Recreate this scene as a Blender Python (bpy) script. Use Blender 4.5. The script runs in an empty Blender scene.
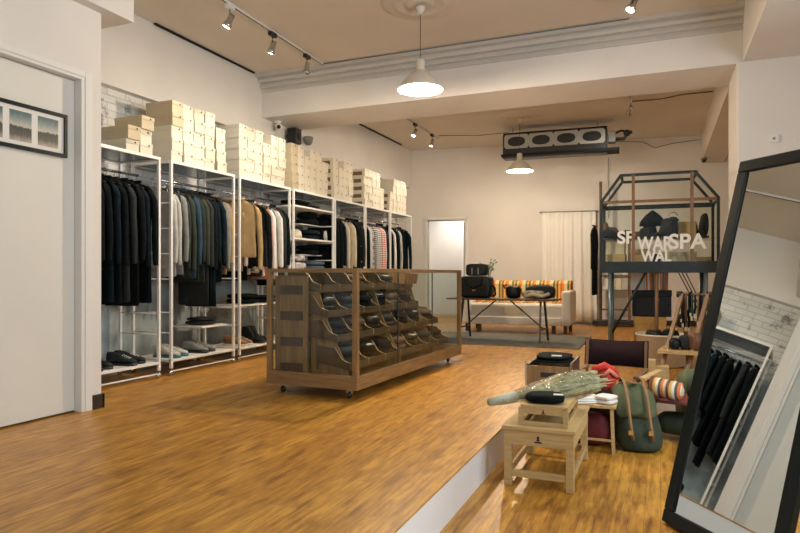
import bpy, math, random
from mathutils import Vector as V, Matrix
R = random.Random(7)
PI = math.pi
rad = math.radians
sc = bpy.context.scene
col = sc.collection

# ------------------------------------------------------------ camera, world, lights, exposure
cam_d = bpy.data.cameras.new('camera'); cam = bpy.data.objects.new('camera', cam_d); col.objects.link(cam)
cam_d.sensor_width = 36; cam_d.lens = 28.17; cam_d.shift_y = 0.0094; cam_d.clip_start = 0.05
cam.location = (0, 0, 1.0); cam.rotation_euler = (PI/2, 0, rad(22.6)); sc.camera = cam
w = bpy.data.worlds.new('world'); sc.world = w; w.use_nodes = True
w.node_tree.nodes['Background'].inputs[0].default_value = (0.55, 0.72, 0.8, 1)
w.node_tree.nodes['Background'].inputs[1].default_value = 1.0
vs = sc.view_settings
vs.view_transform = 'Standard'; vs.look = 'None'; vs.gamma = 1; vs.use_curve_mapping = False
vs.exposure = 0.92
WARM = (1, .80, .58); NEUT = (1, .93, .84); DAY = (.80, .92, 1.0)
def area(name, loc, rot, sx, sy, power, colr):
    d = bpy.data.lights.new(name, 'AREA'); d.shape = 'RECTANGLE'; d.size = sx; d.size_y = sy; d.energy = power; d.color = colr
    o = bpy.data.objects.new(name, d); o.location = loc; o.rotation_euler = rot; col.objects.link(o); return o
# daylight from the shop window behind the camera, and from the side window further right
area('shopfront_daylight', (-1.2, -2.85, 1.6), (rad(90), 0, rad(180)), 4.6, 2.2, 18, DAY).rotation_euler = (rad(-90), 0, rad(180))
area('side_window_daylight', (2.1, 2.6, 1.8), (0, rad(90), 0), 1.8, 3.0, 72, DAY)
area('back_room_light', (-4.3, 13.9, 2.5), (0, 0, 0), .9, .6, 13, (1, .93, .82))
def point(name, loc, power, colr, r=.05):
    d = bpy.data.lights.new(name, 'POINT'); d.energy = power; d.color = colr; d.shadow_soft_size = r
    o = bpy.data.objects.new(name, d); o.location = loc; col.objects.link(o); return o
def spot(name, loc, aim, power, colr, deg=75, blend=.6, r=.03):
    d = bpy.data.lights.new(name, 'SPOT'); d.energy = power; d.color = colr; d.shadow_soft_size = r; d.spot_size = rad(deg); d.spot_blend = blend
    o = bpy.data.objects.new(name, d); o.location = loc; o.rotation_euler = (V(aim) - V(loc)).to_track_quat('-Z', 'Y').to_euler(); col.objects.link(o); return o

# ------------------------------------------------------------ materials
def mat(name, c, rough=.6, metal=0, noise=0, nscale=8, bump=0, bscale=60, spec=.5, stretch=None, c2=None, emit=0, alpha=None, sheen=0):
    m = bpy.data.materials.new(name); m.use_nodes = True
    nt = m.node_tree; b = nt.nodes['Principled BSDF']
    c = tuple(c) + (1,) if len(c) == 3 else c
    b.inputs['Base Color'].default_value = c; b.inputs['Roughness'].default_value = rough
    b.inputs['Metallic'].default_value = metal; b.inputs['Specular IOR Level'].default_value = spec
    if sheen: b.inputs['Sheen Weight'].default_value = sheen
    tc = nt.nodes.new('ShaderNodeTexCoord'); mp = nt.nodes.new('ShaderNodeMapping')
    nt.links.new(tc.outputs['Object'], mp.inputs[0])
    if stretch: mp.inputs['Scale'].default_value = stretch
    if noise or c2:
        n = nt.nodes.new('ShaderNodeTexNoise'); n.inputs['Scale'].default_value = nscale; n.inputs['Detail'].default_value = 5
        nt.links.new(mp.outputs[0], n.inputs['Vector'])
        r = nt.nodes.new('ShaderNodeValToRGB'); r.color_ramp.elements[0].position = .32; r.color_ramp.elements[1].position = .68
        lo = tuple(x*(1-noise) for x in c[:3]) + (1,) if c2 is None else tuple(c2) + (1,)
        hi = tuple(min(1, x*(1+noise*.5)) for x in c[:3]) + (1,) if c2 is None else c
        r.color_ramp.elements[0].color = lo; r.color_ramp.elements[1].color = hi
        nt.links.new(n.outputs['Fac'], r.inputs[0]); nt.links.new(r.outputs[0], b.inputs['Base Color'])
    if bump:
        n2 = nt.nodes.new('ShaderNodeTexNoise'); n2.inputs['Scale'].default_value = bscale; n2.inputs['Detail'].default_value = 4
        nt.links.new(mp.outputs[0], n2.inputs['Vector'])
        bp = nt.nodes.new('ShaderNodeBump'); bp.inputs['Strength'].default_value = bump; bp.inputs['Distance'].default_value = .01
        nt.links.new(n2.outputs['Fac'], bp.inputs['Height']); nt.links.new(bp.outputs[0], b.inputs['Normal'])
    if emit:
        b.inputs['Emission Color'].default_value = c; b.inputs['Emission Strength'].default_value = emit
    return m
def stripes(name, cols, axis=1, freq=20, rough=.8):
    """woven stripes: colour bands along one object axis"""
    m = bpy.data.materials.new(name); m.use_nodes = True; nt = m.node_tree; b = nt.nodes['Principled BSDF']; b.inputs['Roughness'].default_value = rough
    tc = nt.nodes.new('ShaderNodeTexCoord'); sx = nt.nodes.new('ShaderNodeSeparateXYZ'); nt.links.new(tc.outputs['Object'], sx.inputs[0])
    mu = nt.nodes.new('ShaderNodeMath'); mu.operation = 'MULTIPLY'; mu.inputs[1].default_value = freq; nt.links.new(sx.outputs[axis], mu.inputs[0])
    fr = nt.nodes.new('ShaderNodeMath'); fr.operation = 'FRACT'; nt.links.new(mu.outputs[0], fr.inputs[0])
    r = nt.nodes.new('ShaderNodeValToRGB'); r.color_ramp.interpolation = 'CONSTANT'; nt.links.new(fr.outputs[0], r.inputs[0])
    n = len(cols)
    while len(r.color_ramp.elements) < n: r.color_ramp.elements.new(.5)
    for i, c in enumerate(cols):
        r.color_ramp.elements[i].position = i / n; r.color_ramp.elements[i].color = tuple(c) + (1,)
    nt.links.new(r.outputs[0], b.inputs['Base Color']); return m
def plank_floor():
    m = bpy.data.materials.new('wood_floor'); m.use_nodes = True; nt = m.node_tree; b = nt.nodes['Principled BSDF']
    tc = nt.nodes.new('ShaderNodeTexCoord'); mp = nt.nodes.new('ShaderNodeMapping'); mp.inputs['Rotation'].default_value = (0, 0, rad(90))
    nt.links.new(tc.outputs['Object'], mp.inputs[0])
    br = nt.nodes.new('ShaderNodeTexBrick'); br.inputs['Scale'].default_value = 1; br.inputs['Brick Width'].default_value = 1.15; br.inputs['Row Height'].default_value = .075
    br.inputs['Mortar Size'].default_value = .0012; br.inputs['Mortar Smooth'].default_value = .3; br.offset = .37; br.inputs['Bias'].default_value = .1
    br.inputs['Color1'].default_value = (.46, .22, .032, 1); br.inputs['Color2'].default_value = (.60, .31, .05, 1); br.inputs['Mortar'].default_value = (.26, .10, .022, 1)
    nt.links.new(mp.outputs[0], br.inputs['Vector'])
    mp2 = nt.nodes.new('ShaderNodeMapping'); mp2.inputs['Scale'].default_value = (16, 1.6, 1); nt.links.new(tc.outputs['Object'], mp2.inputs[0])
    n = nt.nodes.new('ShaderNodeTexNoise'); n.inputs['Scale'].default_value = 2.6; n.inputs['Detail'].default_value = 8; n.inputs['Roughness'].default_value = .62; nt.links.new(mp2.outputs[0], n.inputs['Vector'])
    r = nt.nodes.new('ShaderNodeValToRGB'); r.color_ramp.elements[0].position = .30; r.color_ramp.elements[1].position = .60
    r.color_ramp.elements[0].color = (.34, .24, .17, 1); r.color_ramp.elements[1].color = (1.05, 1.05, 1.0, 1); nt.links.new(n.outputs['Fac'], r.inputs[0])
    mx = nt.nodes.new('ShaderNodeMix'); mx.data_type = 'RGBA'; mx.blend_type = 'MULTIPLY'; mx.inputs['Factor'].default_value = .8
    nt.links.new(br.outputs['Color'], mx.inputs['A']); nt.links.new(r.outputs[0], mx.inputs['B'])
    mp3 = nt.nodes.new('ShaderNodeMapping'); mp3.inputs['Scale'].default_value = (5, 1.3, 1); nt.links.new(tc.outputs['Object'], mp3.inputs[0])
    n3 = nt.nodes.new('ShaderNodeTexNoise'); n3.inputs['Scale'].default_value = 3.4; n3.inputs['Detail'].default_value = 4; nt.links.new(mp3.outputs[0], n3.inputs['Vector'])
    r3 = nt.nodes.new('ShaderNodeValToRGB'); r3.color_ramp.elements[0].position = .33; r3.color_ramp.elements[1].position = .5
    r3.color_ramp.elements[0].color = (.55, .45, .38, 1); r3.color_ramp.elements[1].color = (1, 1, 1, 1); nt.links.new(n3.outputs['Fac'], r3.inputs[0])
    mx2 = nt.nodes.new('ShaderNodeMix'); mx2.data_type = 'RGBA'; mx2.blend_type = 'MULTIPLY'; mx2.inputs['Factor'].default_value = .7
    nt.links.new(mx.outputs['Result'], mx2.inputs['A']); nt.links.new(r3.outputs[0], mx2.inputs['B'])
    nt.links.new(mx2.outputs['Result'], b.inputs['Base Color'])
    b.inputs['Roughness'].default_value = .36; b.inputs['Specular IOR Level'].default_value = .45
    bp = nt.nodes.new('ShaderNodeBump'); bp.inputs['Strength'].default_value = .12; bp.inputs['Distance'].default_value = .01
    nt.links.new(n.outputs['Fac'], bp.inputs['Height']); nt.links.new(bp.outputs[0], b.inputs['Normal'])
    return m
def brick_white():
    m = bpy.data.materials.new('whitewashed_brick'); m.use_nodes = True; nt = m.node_tree; b = nt.nodes['Principled BSDF']
    tc = nt.nodes.new('ShaderNodeTexCoord'); mp = nt.nodes.new('ShaderNodeMapping'); mp.inputs['Rotation'].default_value = (0, rad(90), rad(90))
    sp = nt.nodes.new('ShaderNodeSeparateXYZ'); cb = nt.nodes.new('ShaderNodeCombineXYZ')
    nt.links.new(tc.outputs['Object'], sp.inputs[0]); nt.links.new(sp.outputs[1], cb.inputs[0]); nt.links.new(sp.outputs[2], cb.inputs[1])
    br = nt.nodes.new('ShaderNodeTexBrick'); br.inputs['Scale'].default_value = 1; br.inputs['Brick Width'].default_value = .23; br.inputs['Row Height'].default_value = .075; br.inputs['Mortar Size'].default_value = .006
    br.inputs['Color1'].default_value = (.62, .62, .60, 1); br.inputs['Color2'].default_value = (.70, .70, .68, 1); br.inputs['Mortar'].default_value = (.50, .50, .49, 1)
    nt.links.new(cb.outputs[0], br.inputs['Vector'])
    n = nt.nodes.new('ShaderNodeTexNoise'); n.inputs['Scale'].default_value = 5; n.inputs['Detail'].default_value = 8; n.inputs['Roughness'].default_value = .7; nt.links.new(tc.outputs['Object'], n.inputs['Vector'])
    r = nt.nodes.new('ShaderNodeValToRGB'); r.color_ramp.elements[0].position = .34; r.color_ramp.elements[1].position = .44
    r.color_ramp.elements[0].color = (.22, .20, .19, 1); r.color_ramp.elements[1].color = (1, 1, 1, 1); nt.links.new(n.outputs['Fac'], r.inputs[0])
    mx = nt.nodes.new('ShaderNodeMix'); mx.data_type = 'RGBA'; mx.blend_type = 'MULTIPLY'; mx.inputs['Factor'].default_value = .9
    nt.links.new(br.outputs['Color'], mx.inputs['A']); nt.links.new(r.outputs[0], mx.inputs['B']); nt.links.new(mx.outputs['Result'], b.inputs['Base Color'])
    bp = nt.nodes.new('ShaderNodeBump'); bp.inputs['Strength'].default_value = .6; bp.inputs['Distance'].default_value = .008; bp.invert = True
    nt.links.new(br.outputs['Fac'], bp.inputs['Height']); nt.links.new(bp.outputs[0], b.inputs['Normal']); b.inputs['Roughness'].default_value = .8
    return m
def glass_mat(name='clear_glass', tint=(.93, .97, .96), refl=1.0):
    m = bpy.data.materials.new(name); m.use_nodes = True; nt = m.node_tree; nt.nodes.remove(nt.nodes['Principled BSDF'])
    out = nt.nodes['Material Output']; t = nt.nodes.new('ShaderNodeBsdfTransparent'); t.inputs[0].default_value = tuple(tint) + (1,)
    g = nt.nodes.new('ShaderNodeBsdfGlossy'); g.inputs['Roughness'].default_value = .01; f = nt.nodes.new('ShaderNodeLayerWeight'); f.inputs['Blend'].default_value = .5
    pw = nt.nodes.new('ShaderNodeMath'); pw.operation = 'POWER'; pw.inputs[1].default_value = 5; nt.links.new(f.outputs['Facing'], pw.inputs[0])
    mu = nt.nodes.new('ShaderNodeMath'); mu.operation = 'MULTIPLY_ADD'; mu.inputs[1].default_value = .75*refl; mu.inputs[2].default_value = .022*refl; nt.links.new(pw.outputs[0], mu.inputs[0])
    mx = nt.nodes.new('ShaderNodeMixShader'); nt.links.new(mu.outputs[0], mx.inputs[0]); nt.links.new(t.outputs[0], mx.inputs[1]); nt.links.new(g.outputs[0], mx.inputs[2])
    nt.links.new(mx.outputs[0], out.inputs[0]); return m

M = {}
M['wall'] = mat('plaster_white', (.74, .715, .69), .75, noise=.05, nscale=1.5, bump=.05, bscale=40)
M['ceil'] = mat('ceiling_paint', (.71, .645, .555), .85, noise=.05, nscale=1.2)
M['beam'] = mat('beam_paint', (.76, .735, .71), .8, noise=.04, nscale=2)
M['trim'] = mat('trim_white', (.74, .74, .72), .55)
M['door'] = mat('door_paint', (.72, .715, .67), .5, noise=.03, nscale=2)
M['riser'] = mat('riser_white', (.80, .81, .82), .45)
M['floor'] = plank_floor(); M['brick'] = brick_white(); M['glass'] = glass_mat(); M['vglass'] = glass_mat('cabinet_glass', (.93, .96, .955), 1.0)
M['cornice'] = mat('cornice_paint', (.60, .58, .55), .6)
M['shadewall'] = mat('mottled_wall_painted_shade', (.34, .40, .42), .85, noise=.45, nscale=3.5, bump=.5, bscale=9)  # mottled lower wall; the shade behind the racks is put into its dark grey-blue
M['shelfglass'] = mat('smoked_shelf_panel', (.10, .15, .17), .2)
M['blackboard'] = mat('dark_skirting', (.035, .025, .02), .4)
M['white_metal'] = mat('white_powder_coat', (.80, .80, .79), .35)
M['chrome'] = mat('chrome', (.55, .56, .56), .2, metal=1)
M['black'] = mat('black_fabric', (.0035, .007, .008), .9, noise=.4, nscale=20, bump=.2, bscale=120, spec=.15)
M['navy'] = mat('navy_fabric', (.004, .011, .018), .9, noise=.4, nscale=15, bump=.2, bscale=120, spec=.15)
M['charcoal'] = mat('charcoal_fabric', (.012, .018, .020), .9, noise=.3, nscale=15, bump=.2, bscale=120)
M['olive'] = mat('olive_fabric', (.026, .034, .018), .9, noise=.3, nscale=12, bump=.25, bscale=90)
M['blue'] = mat('blue_fabric', (.010, .042, .075), .85, noise=.3, nscale=12, bump=.2, bscale=100)
M['denim'] = mat('denim', (.07, .11, .15), .85, noise=.3, nscale=18, bump=.2, bscale=150)
M['greyf'] = mat('grey_fabric', (.20, .21, .20), .85, noise=.25, nscale=12, bump=.2, bscale=100)
M['lgrey'] = mat('pale_grey_fabric', (.48, .48, .45), .85, noise=.15, nscale=10, bump=.2, bscale=100)
M['cream'] = mat('cream_fabric', (.68, .62, .50), .85, noise=.12, nscale=8, bump=.2, bscale=100)
M['white'] = mat('white_fabric', (.78, .76, .73), .8, noise=.08, nscale=6, bump=.2, bscale=60)
M['khaki'] = mat('khaki_fabric', (.40, .27, .12), .85, noise=.2, nscale=9, bump=.3, bscale=60)
M['beige'] = mat('beige_fabric', (.50, .40, .27), .85, noise=.15, nscale=9, bump=.2, bscale=80)
M['orange'] = mat('orange_fabric', (.75, .20, .07), .85, noise=.15, nscale=9, bump=.2, bscale=80)
M['brownf'] = mat('brown_fabric', (.11, .06, .035), .85, noise=.25, nscale=9, bump=.2, bscale=80)
M['dgreen'] = mat('dark_green_fabric', (.018, .055, .030), .85, noise=.3, nscale=12, bump=.2, bscale=90)
M['st_bw'] = stripes('black_white_stripes', [(.72, .70, .67), (.02, .02, .025)], 2, 30)
M['st_grey'] = stripes('grey_check', [(.62, .62, .60), (.30, .32, .33), (.55, .55, .53)], 2, 26)
M['st_red'] = stripes('red_white_stripes', [(.76, .66, .60), (.70, .22, .16)], 2, 26)
M['st_lil'] = stripes('lilac_stripes', [(.58, .56, .62), (.42, .40, .50)], 2, 30)
M['st_blob'] = mat('mottled_black_white_fabric', (.70, .68, .66), .85, nscale=14, c2=(.02, .025, .03), noise=.1)
M['plaid'] = stripes('pale_stripe', [(.70, .64, .55), (.70, .64, .55), (.45, .40, .33)], 2, 22)
M['hanger'] = mat('dark_wood_hanger', (.035, .022, .014), .4)
M['box'] = mat('cream_card', (.73, .68, .56), .7, noise=.05, nscale=4)
M['box2'] = mat('tan_card', (.56, .47, .32), .75, noise=.06, nscale=4)
M['hole'] = mat('dark_print', (.03, .025, .02), .8)
M['boxbrown'] = mat('brown_card_side', (.20, .12, .05), .7)
# ------------------------------------------------------------ mesh builder
class MB:
    def __init__(s): s.v = []; s.f = []; s.mi = []; s.sm = []; s.m = 0; s.smooth = False; s.T = Matrix.Identity(4)
    def add(s, vs_, fs, smooth=None):
        b = len(s.v); s.v += [s.T @ V(v) for v in vs_]
        for f in fs: s.f.append([b + i for i in f]); s.mi.append(s.m); s.sm.append(s.smooth if smooth is None else smooth)
        return s
    def box(s, x0, x1, y0, y1, z0, z1):
        return s.add([(x0,y0,z0),(x1,y0,z0),(x1,y1,z0),(x0,y1,z0),(x0,y0,z1),(x1,y0,z1),(x1,y1,z1),(x0,y1,z1)],
              [(0,3,2,1),(4,5,6,7),(0,1,5,4),(1,2,6,5),(2,3,7,6),(3,0,4,7)], False)
    def bar(s, p, q, w_, h_=None, up=(0,0,1)):
        h_ = w_ if h_ is None else h_
        p, q = V(p), V(q); d = (q-p).normalized(); u = V(up)
        if abs(d.dot(u)) > .98: u = V((1,0,0)) if abs(d.x) < .9 else V((0,1,0))
        a = d.cross(u).normalized(); b = a.cross(d).normalized(); a *= w_/2; b *= h_/2
        return s.add([p-a-b,p+a-b,p+a+b,p-a+b,q-a-b,q+a-b,q+a+b,q-a+b],[(0,1,2,3),(7,6,5,4),(0,4,5,1),(1,5,6,2),(2,6,7,3),(3,7,4,0)], False)
    def loft(s, rings, cap=True, closed=True):
        n = len(rings[0]); vs_ = [p for r in rings for p in r]; fs = []
        for i in range(len(rings)-1):
            for j in range(n if closed else n-1):
                k = (j+1) % n; fs.append((i*n+j, i*n+k, (i+1)*n+k, (i+1)*n+j))
        if cap: fs.append(tuple(range(n))[::-1]); m = (len(rings)-1)*n; fs.append(tuple(m+i for i in range(n)))
        return s.add(vs_, fs, True)
    def tube(s, pts, r, n=8, cap=True, sq=1.0):
        pts = [V(p) for p in pts]; rr = r if isinstance(r, (list, tuple)) else [r]*len(pts); rings = []; u = None
        for i, p in enumerate(pts):
            d = ((pts[min(i+1, len(pts)-1)] - pts[max(i-1, 0)])).normalized()
            if u is None: u = V((0,0,1)) if abs(d.z) < .9 else V((1,0,0))
            u = (u - d*u.dot(d)).normalized(); b = d.cross(u)
            rings.append([p + (u*math.cos(2*PI*k/n) + b*math.sin(2*PI*k/n)*sq)*rr[i] for k in range(n)])
        return s.loft(rings, cap)
    def lathe(s, prof, c=(0,0,0), n=24, cap=False, axis='z'):
        rings = []
        for (r, z) in prof:
            ring = []
            for k in range(n):
                a = 2*PI*k/n
                p = (r*math.cos(a), r*math.sin(a), z)
                if axis == 'x': p = (p[2], p[0], p[1])
                if axis == 'y': p = (p[0], p[2], p[1])
                ring.append(V(c)+V(p))
            rings.append(ring)
        return s.loft(rings, cap)
    def prism(s, pts, axis, a0, a1):
        """outline pts (2-D) pulled along an axis from a0 to a1"""
        def mk(p, a): return {'x': (a, p[0], p[1]), 'y': (p[0], a, p[1]), 'z': (p[0], p[1], a)}[axis]
        n = len(pts); return s.add([mk(p, a0) for p in pts] + [mk(p, a1) for p in pts],
            [tuple(range(n))[::-1], tuple(range(n, 2*n))] + [(i, (i+1) % n, n+(i+1) % n, n+i) for i in range(n)], False)
    def build(s, name, mats, parent=None, bevel=0, subd=0, loc=None):
        me = bpy.data.meshes.new(name); me.from_pydata([tuple(v) for v in s.v], [], s.f)
        for m_ in (mats if isinstance(mats, (list, tuple)) else [mats]): me.materials.append(m_)
        me.polygons.foreach_set('material_index', s.mi); me.polygons.foreach_set('use_smooth', s.sm); me.update()
        import bmesh
        bm = bmesh.new(); bm.from_mesh(me); bmesh.ops.recalc_face_normals(bm, faces=bm.faces); bm.to_mesh(me); bm.free()
        o = bpy.data.objects.new(name, me); col.objects.link(o)
        if parent: o.parent = parent
        if loc: o.location = loc
        if bevel:
            b = o.modifiers.new('b', 'BEVEL'); b.width = bevel; b.segments = 2; b.limit_method = 'ANGLE'
        if subd:
            q = o.modifiers.new('s', 'SUBSURF'); q.levels = q.render_levels = subd
        return o
def tag(o, label=None, cat=None, group=None, kind=None):
    if label: o['label'] = label
    if cat: o['category'] = cat
    if group: o['group'] = group
    if kind: o['kind'] = kind
    return o
def thing(name, loc, label, cat, group=None, rz=0):
    o = bpy.data.objects.new(name, None); col.objects.link(o); o.location = loc; o.rotation_euler = (0, 0, rz); o.empty_display_size = .1
    return tag(o, label, cat, group)
def dup(o, loc=None, rz=None, label=None, parent=None):
    """copy a thing with its parts and their sub-parts"""
    c = o.copy(); col.objects.link(c)
    if parent is not None: c.parent = parent
    if loc is not None: c.location = loc
    if rz is not None: c.rotation_euler = (0, 0, rz)
    if label: c['label'] = label
    for ch in list(o.children): dup(ch, parent=c)
    return c
def struct(name, mb, m, bevel=0): return tag(mb.build(name, m, bevel=bevel), kind='structure')
def blob(mb, c, sx, sy, sz, n=16, rows=8, p=2.6, wob=.06, seed=0, flat=0):
    """soft folded / padded lump: superellipsoid with creases"""
    rr = random.Random(seed); ph = [rr.uniform(0, 6.28) for _ in range(6)]; rings = []
    for i in range(rows+1):
        t = -PI/2 + PI*i/rows; ct, st = math.cos(t), math.sin(t)
        cz = math.copysign(abs(st)**(2/p), st); cr = max(abs(ct)**(2/p), .02); ring = []
        for k in range(n):
            a = 2*PI*k/n; ca, sa = math.cos(a), math.sin(a)
            q = 1 + wob*(math.sin(3*a+ph[0]+2*t) + .6*math.sin(5*a+ph[1]-3*t)) * (1-abs(st)**3)
            x = math.copysign(abs(ca)**(2/p), ca)*sx/2*cr*q; y = math.copysign(abs(sa)**(2/p), sa)*sy/2*cr*q
            z = cz*sz/2 + (wob*sz*.5*math.sin(2.2*x/sx*6+ph[2])*math.cos(2*y/sy*5+ph[3]) if i > rows/2 else 0)
            if flat and z < -sz/2*flat: z = -sz/2*flat
            ring.append(V(c)+V((x, y, z)))
        rings.append(ring)
    return mb.loft(rings)
ORD = ['zeroth','first','second','third','fourth','fifth','sixth','seventh','eighth','ninth','tenth','eleventh','twelfth','thirteenth','fourteenth','fifteenth','sixteenth']

# ------------------------------------------------------------ the shop: floors, walls, beams
CE = 3.65; LO = -.21
WY0, WK = 12.5, .137; WA = math.atan(WK)
def wally(x): return WY0 + WK*(x+4.95)
struct('floor', MB().box(-.955, 2.3, -3.1, 5.9, LO-.15, LO), M['floor'])
mb = MB(); mb.prism([(-5.3,-3.1),(-.952,-3.1),(-.952,5.905),(2.3,5.905),(2.3,14.6),(-5.3,14.6)], 'z', -.008, 0)
struct('floor.001', mb, M['floor'])
mb = MB(); mb.prism([(-5.3,-3.1),(-.955,-3.1),(-.955,3.87),(-5.3,3.87)], 'z', LO-.1, -.009); struct('trim_1', mb, M['riser'])
mb = MB(); mb.prism([(-5.3,3.878),(-.955,3.878),(-.955,5.9),(2.3,5.9),(2.3,14.5),(-5.3,14.5)], 'z', LO-.1, -.009); struct('trim_2', mb, M['riser'])
struct('ceiling', MB().box(-5.3, 2.4, -3.1, 14.8, CE, CE+.15), M['ceil'])
struct('wall_left', MB().box(-5.3, -4.95, 3.3, 12.52, 2.84, CE), M['wall'])
struct('wall_left.001', MB().box(-5.3, -5.05, 3.3, 12.52, 1.9, 2.84), M['brick'])
struct('wall_left.003', MB().box(-5.3, -5.045, 3.3, 12.52, 0, 1.9), M['shadewall'])
mb = MB(); mb.box(-5.3,-3.87,3.30,3.47,0,CE); mb.box(-5.3,-3.87,2.36,3.30,2.41,CE); mb.box(-5.3,-3.87,-3.1,2.36,0,CE); mb.box(-5.3,-4.0,2.36,3.30,0,2.41)
struct('wall_left.002', mb, M['wall'])
struct('ceiling.001', MB().box(-5.0, -3.77, -3.0, 3.69, 2.95, CE), M['beam'], .004)
d = struct('door_1', MB().box(-3.98,-3.925,2.37,3.285,.012,2.40), M['door'], .004)
MB().box(-3.925,-3.915,2.37,2.44,.96,1.0).build('strike_plate', M['chrome'], d)
mb = MB(); mb.box(-3.93,-3.855,3.285,3.315,0,2.44); mb.box(-3.90,-3.850,3.315,3.375,0,2.47); mb.box(-3.93,-3.855,2.36,3.285,2.403,2.425); mb.box(-3.90,-3.850,2.28,3.315,2.425,2.47); mb.box(-3.90,-3.85,2.28,2.36,0,2.425)
struct('trim_3', mb, M['trim'], .004)
struct('baseboard_left', MB().box(-3.87,-3.852,3.376,3.482,0,.105).box(-5.3,-3.852,3.47,3.485,0,.105), M['blackboard'])
# cross beam with its stepped cornice, side beams and the pillar
struct('ceiling.002', MB().box(-4.95, 2.3, 7.06, 7.86, 3.10, CE), M['beam'])
mb = MB(); mb.prism([(7.06,3.43),(7.03,3.43),(7.03,3.455),(7.045,3.465),(7.045,3.48),(7.00,3.485),(7.00,3.515),(7.02,3.525),(7.02,3.54),(6.965,3.545),(6.95,3.575),(6.97,3.585),(6.97,3.60),(6.90,3.605),(6.90,3.65),(7.06,3.65)], 'x', -4.95, .757)
struct('trim_4', mb, M['cornice'])
struct('ceiling.003', MB().box(.757, 1.5, -3.0, 7.06, 3.105, CE), M['beam'])
struct('ceiling.004', MB().box(.72, 1.1, 7.86, 13.6, 3.12, CE), M['ceil'])
struct('wall_right', MB().box(2.2, 2.4, -3.1, 14.6, LO, CE), M['wall'])
struct('wall_right.001', MB().box(.70, 1.6, 7.04, 7.88, 0, 3.12), M['wall'], .02)
struct('wall_front', MB().box(-5.3, 2.4, -3.2, -3.0, LO, CE), M['wall'])
# back wall, slightly out of square, with a doorway and a curtained opening
def wl(s_, z, off=0): return (-4.95 + s_*math.cos(WA) - off*math.sin(WA), WY0 + s_*math.sin(WA) + off*math.cos(WA), z)
WM = Matrix.Translation((-4.95, WY0, 0)) @ Matrix.Rotation(WA, 4, 'Z')
mb = MB(); mb.T = WM
mb.box(-.4,.36,0,.2,0,CE); mb.box(.36,1.17,0,.2,2.14,CE); mb.box(1.17,2.86,0,.2,0,CE); mb.box(2.86,3.70,0,.2,2.2,CE); mb.box(3.70,7.6,0,.2,0,CE)
struct('wall_back', mb, M['wall'])
mb = MB(); mb.T = WM; mb.box(.30,.36,-.02,.22,0,2.2); mb.box(1.17,1.23,-.02,.22,0,2.2); mb.box(.30,1.23,-.02,.22,2.14,2.2); struct('trim_5', mb, M['trim'], .004)
mb = MB(); mb.T = WM; mb.box(-.4,4.6,1.9,2.0,0,CE); mb.box(-.4,-.3,.2,1.9,0,CE); mb.box(1.9,2.0,.2,1.9,0,CE); mb.box(4.5,4.6,.2,1.9,0,CE); struct('wall_back.001', mb, M['wall'])
mb = MB(); mb.T = WM; mb.box(1.11,1.16,.22,1.0,0,2.12); dd = struct('door_2', mb, M['door'])
mb = MB(); mb.T = WM; mb.box(1.08,1.11,.86,.92,.98,1.02); mb.bar((1.07,.90,1.0),(1.07,.78,1.0),.02); mb.build('door_handle', M['chrome'], dd)
mb = MB(); mb.T = WM; mb.box(3.9,6.3,-.018,0,0,.1); struct('baseboard_back', mb, M['blackboard'])
# curtain
mb = MB(); mb.T = WM; N = 150; pts = []; rr = random.Random(3)
def cy(s_, z):
    k = (s_-2.75)/1.08; q = (2.2-z)/2.2
    return -.07 + .014*math.sin(s_*34+.6*math.sin(s_*5)) * (.5+.7*q) + .006*math.sin(s_*71+1) - .05*q*k
rows = []
for i in range(9):
    z = 2.24 - (2.20)*i/8; rows.append([(2.75 + 1.04*j/N + .03*(i/8)**2*(j/N), cy(2.75+1.04*j/N, z), z) for j in range(N+1)])
vs_ = [p for r_ in rows for p in r_]; n1 = N+1
mb.add(vs_, [(i*n1+j, i*n1+j+1, (i+1)*n1+j+1, (i+1)*n1+j) for i in range(8) for j in range(N)], True)
cu = thing('curtain', wl(3.25, 0, -.07), 'long white curtain hanging over the opening in the back wall', 'curtain'); cu.location = (0,0,0)
c_ = mb.build('drape', mat('curtain_cloth', (.86,.84,.80), .9), cu); so = c_.modifiers.new('s', 'SOLIDIFY'); so.thickness = .004
mb = MB(); mb.T = WM; mb.tube([(2.70,-.06,2.25),(3.84,-.06,2.25)], .012); mb.box(2.72,2.74,-.06,0,2.24,2.26); mb.box(3.80,3.82,-.06,0,2.24,2.26); mb.build('curtain_rod', M['greyf'], cu)
# ceiling strip along the left wall
tag(MB().box(-4.935,-4.91,5.1,6.85,CE-.02,CE-.002).build('ceiling_slot', M['charcoal']), 'thin dark slot vent along the ceiling edge over the shoeboxes, before the beam', 'vent')
tag(MB().box(-4.90,-4.875,9.3,11.8,CE-.02,CE-.002).build('ceiling_slot', M['charcoal']), 'thin dark slot vent along the ceiling edge, beyond the beam', 'vent')

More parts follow.
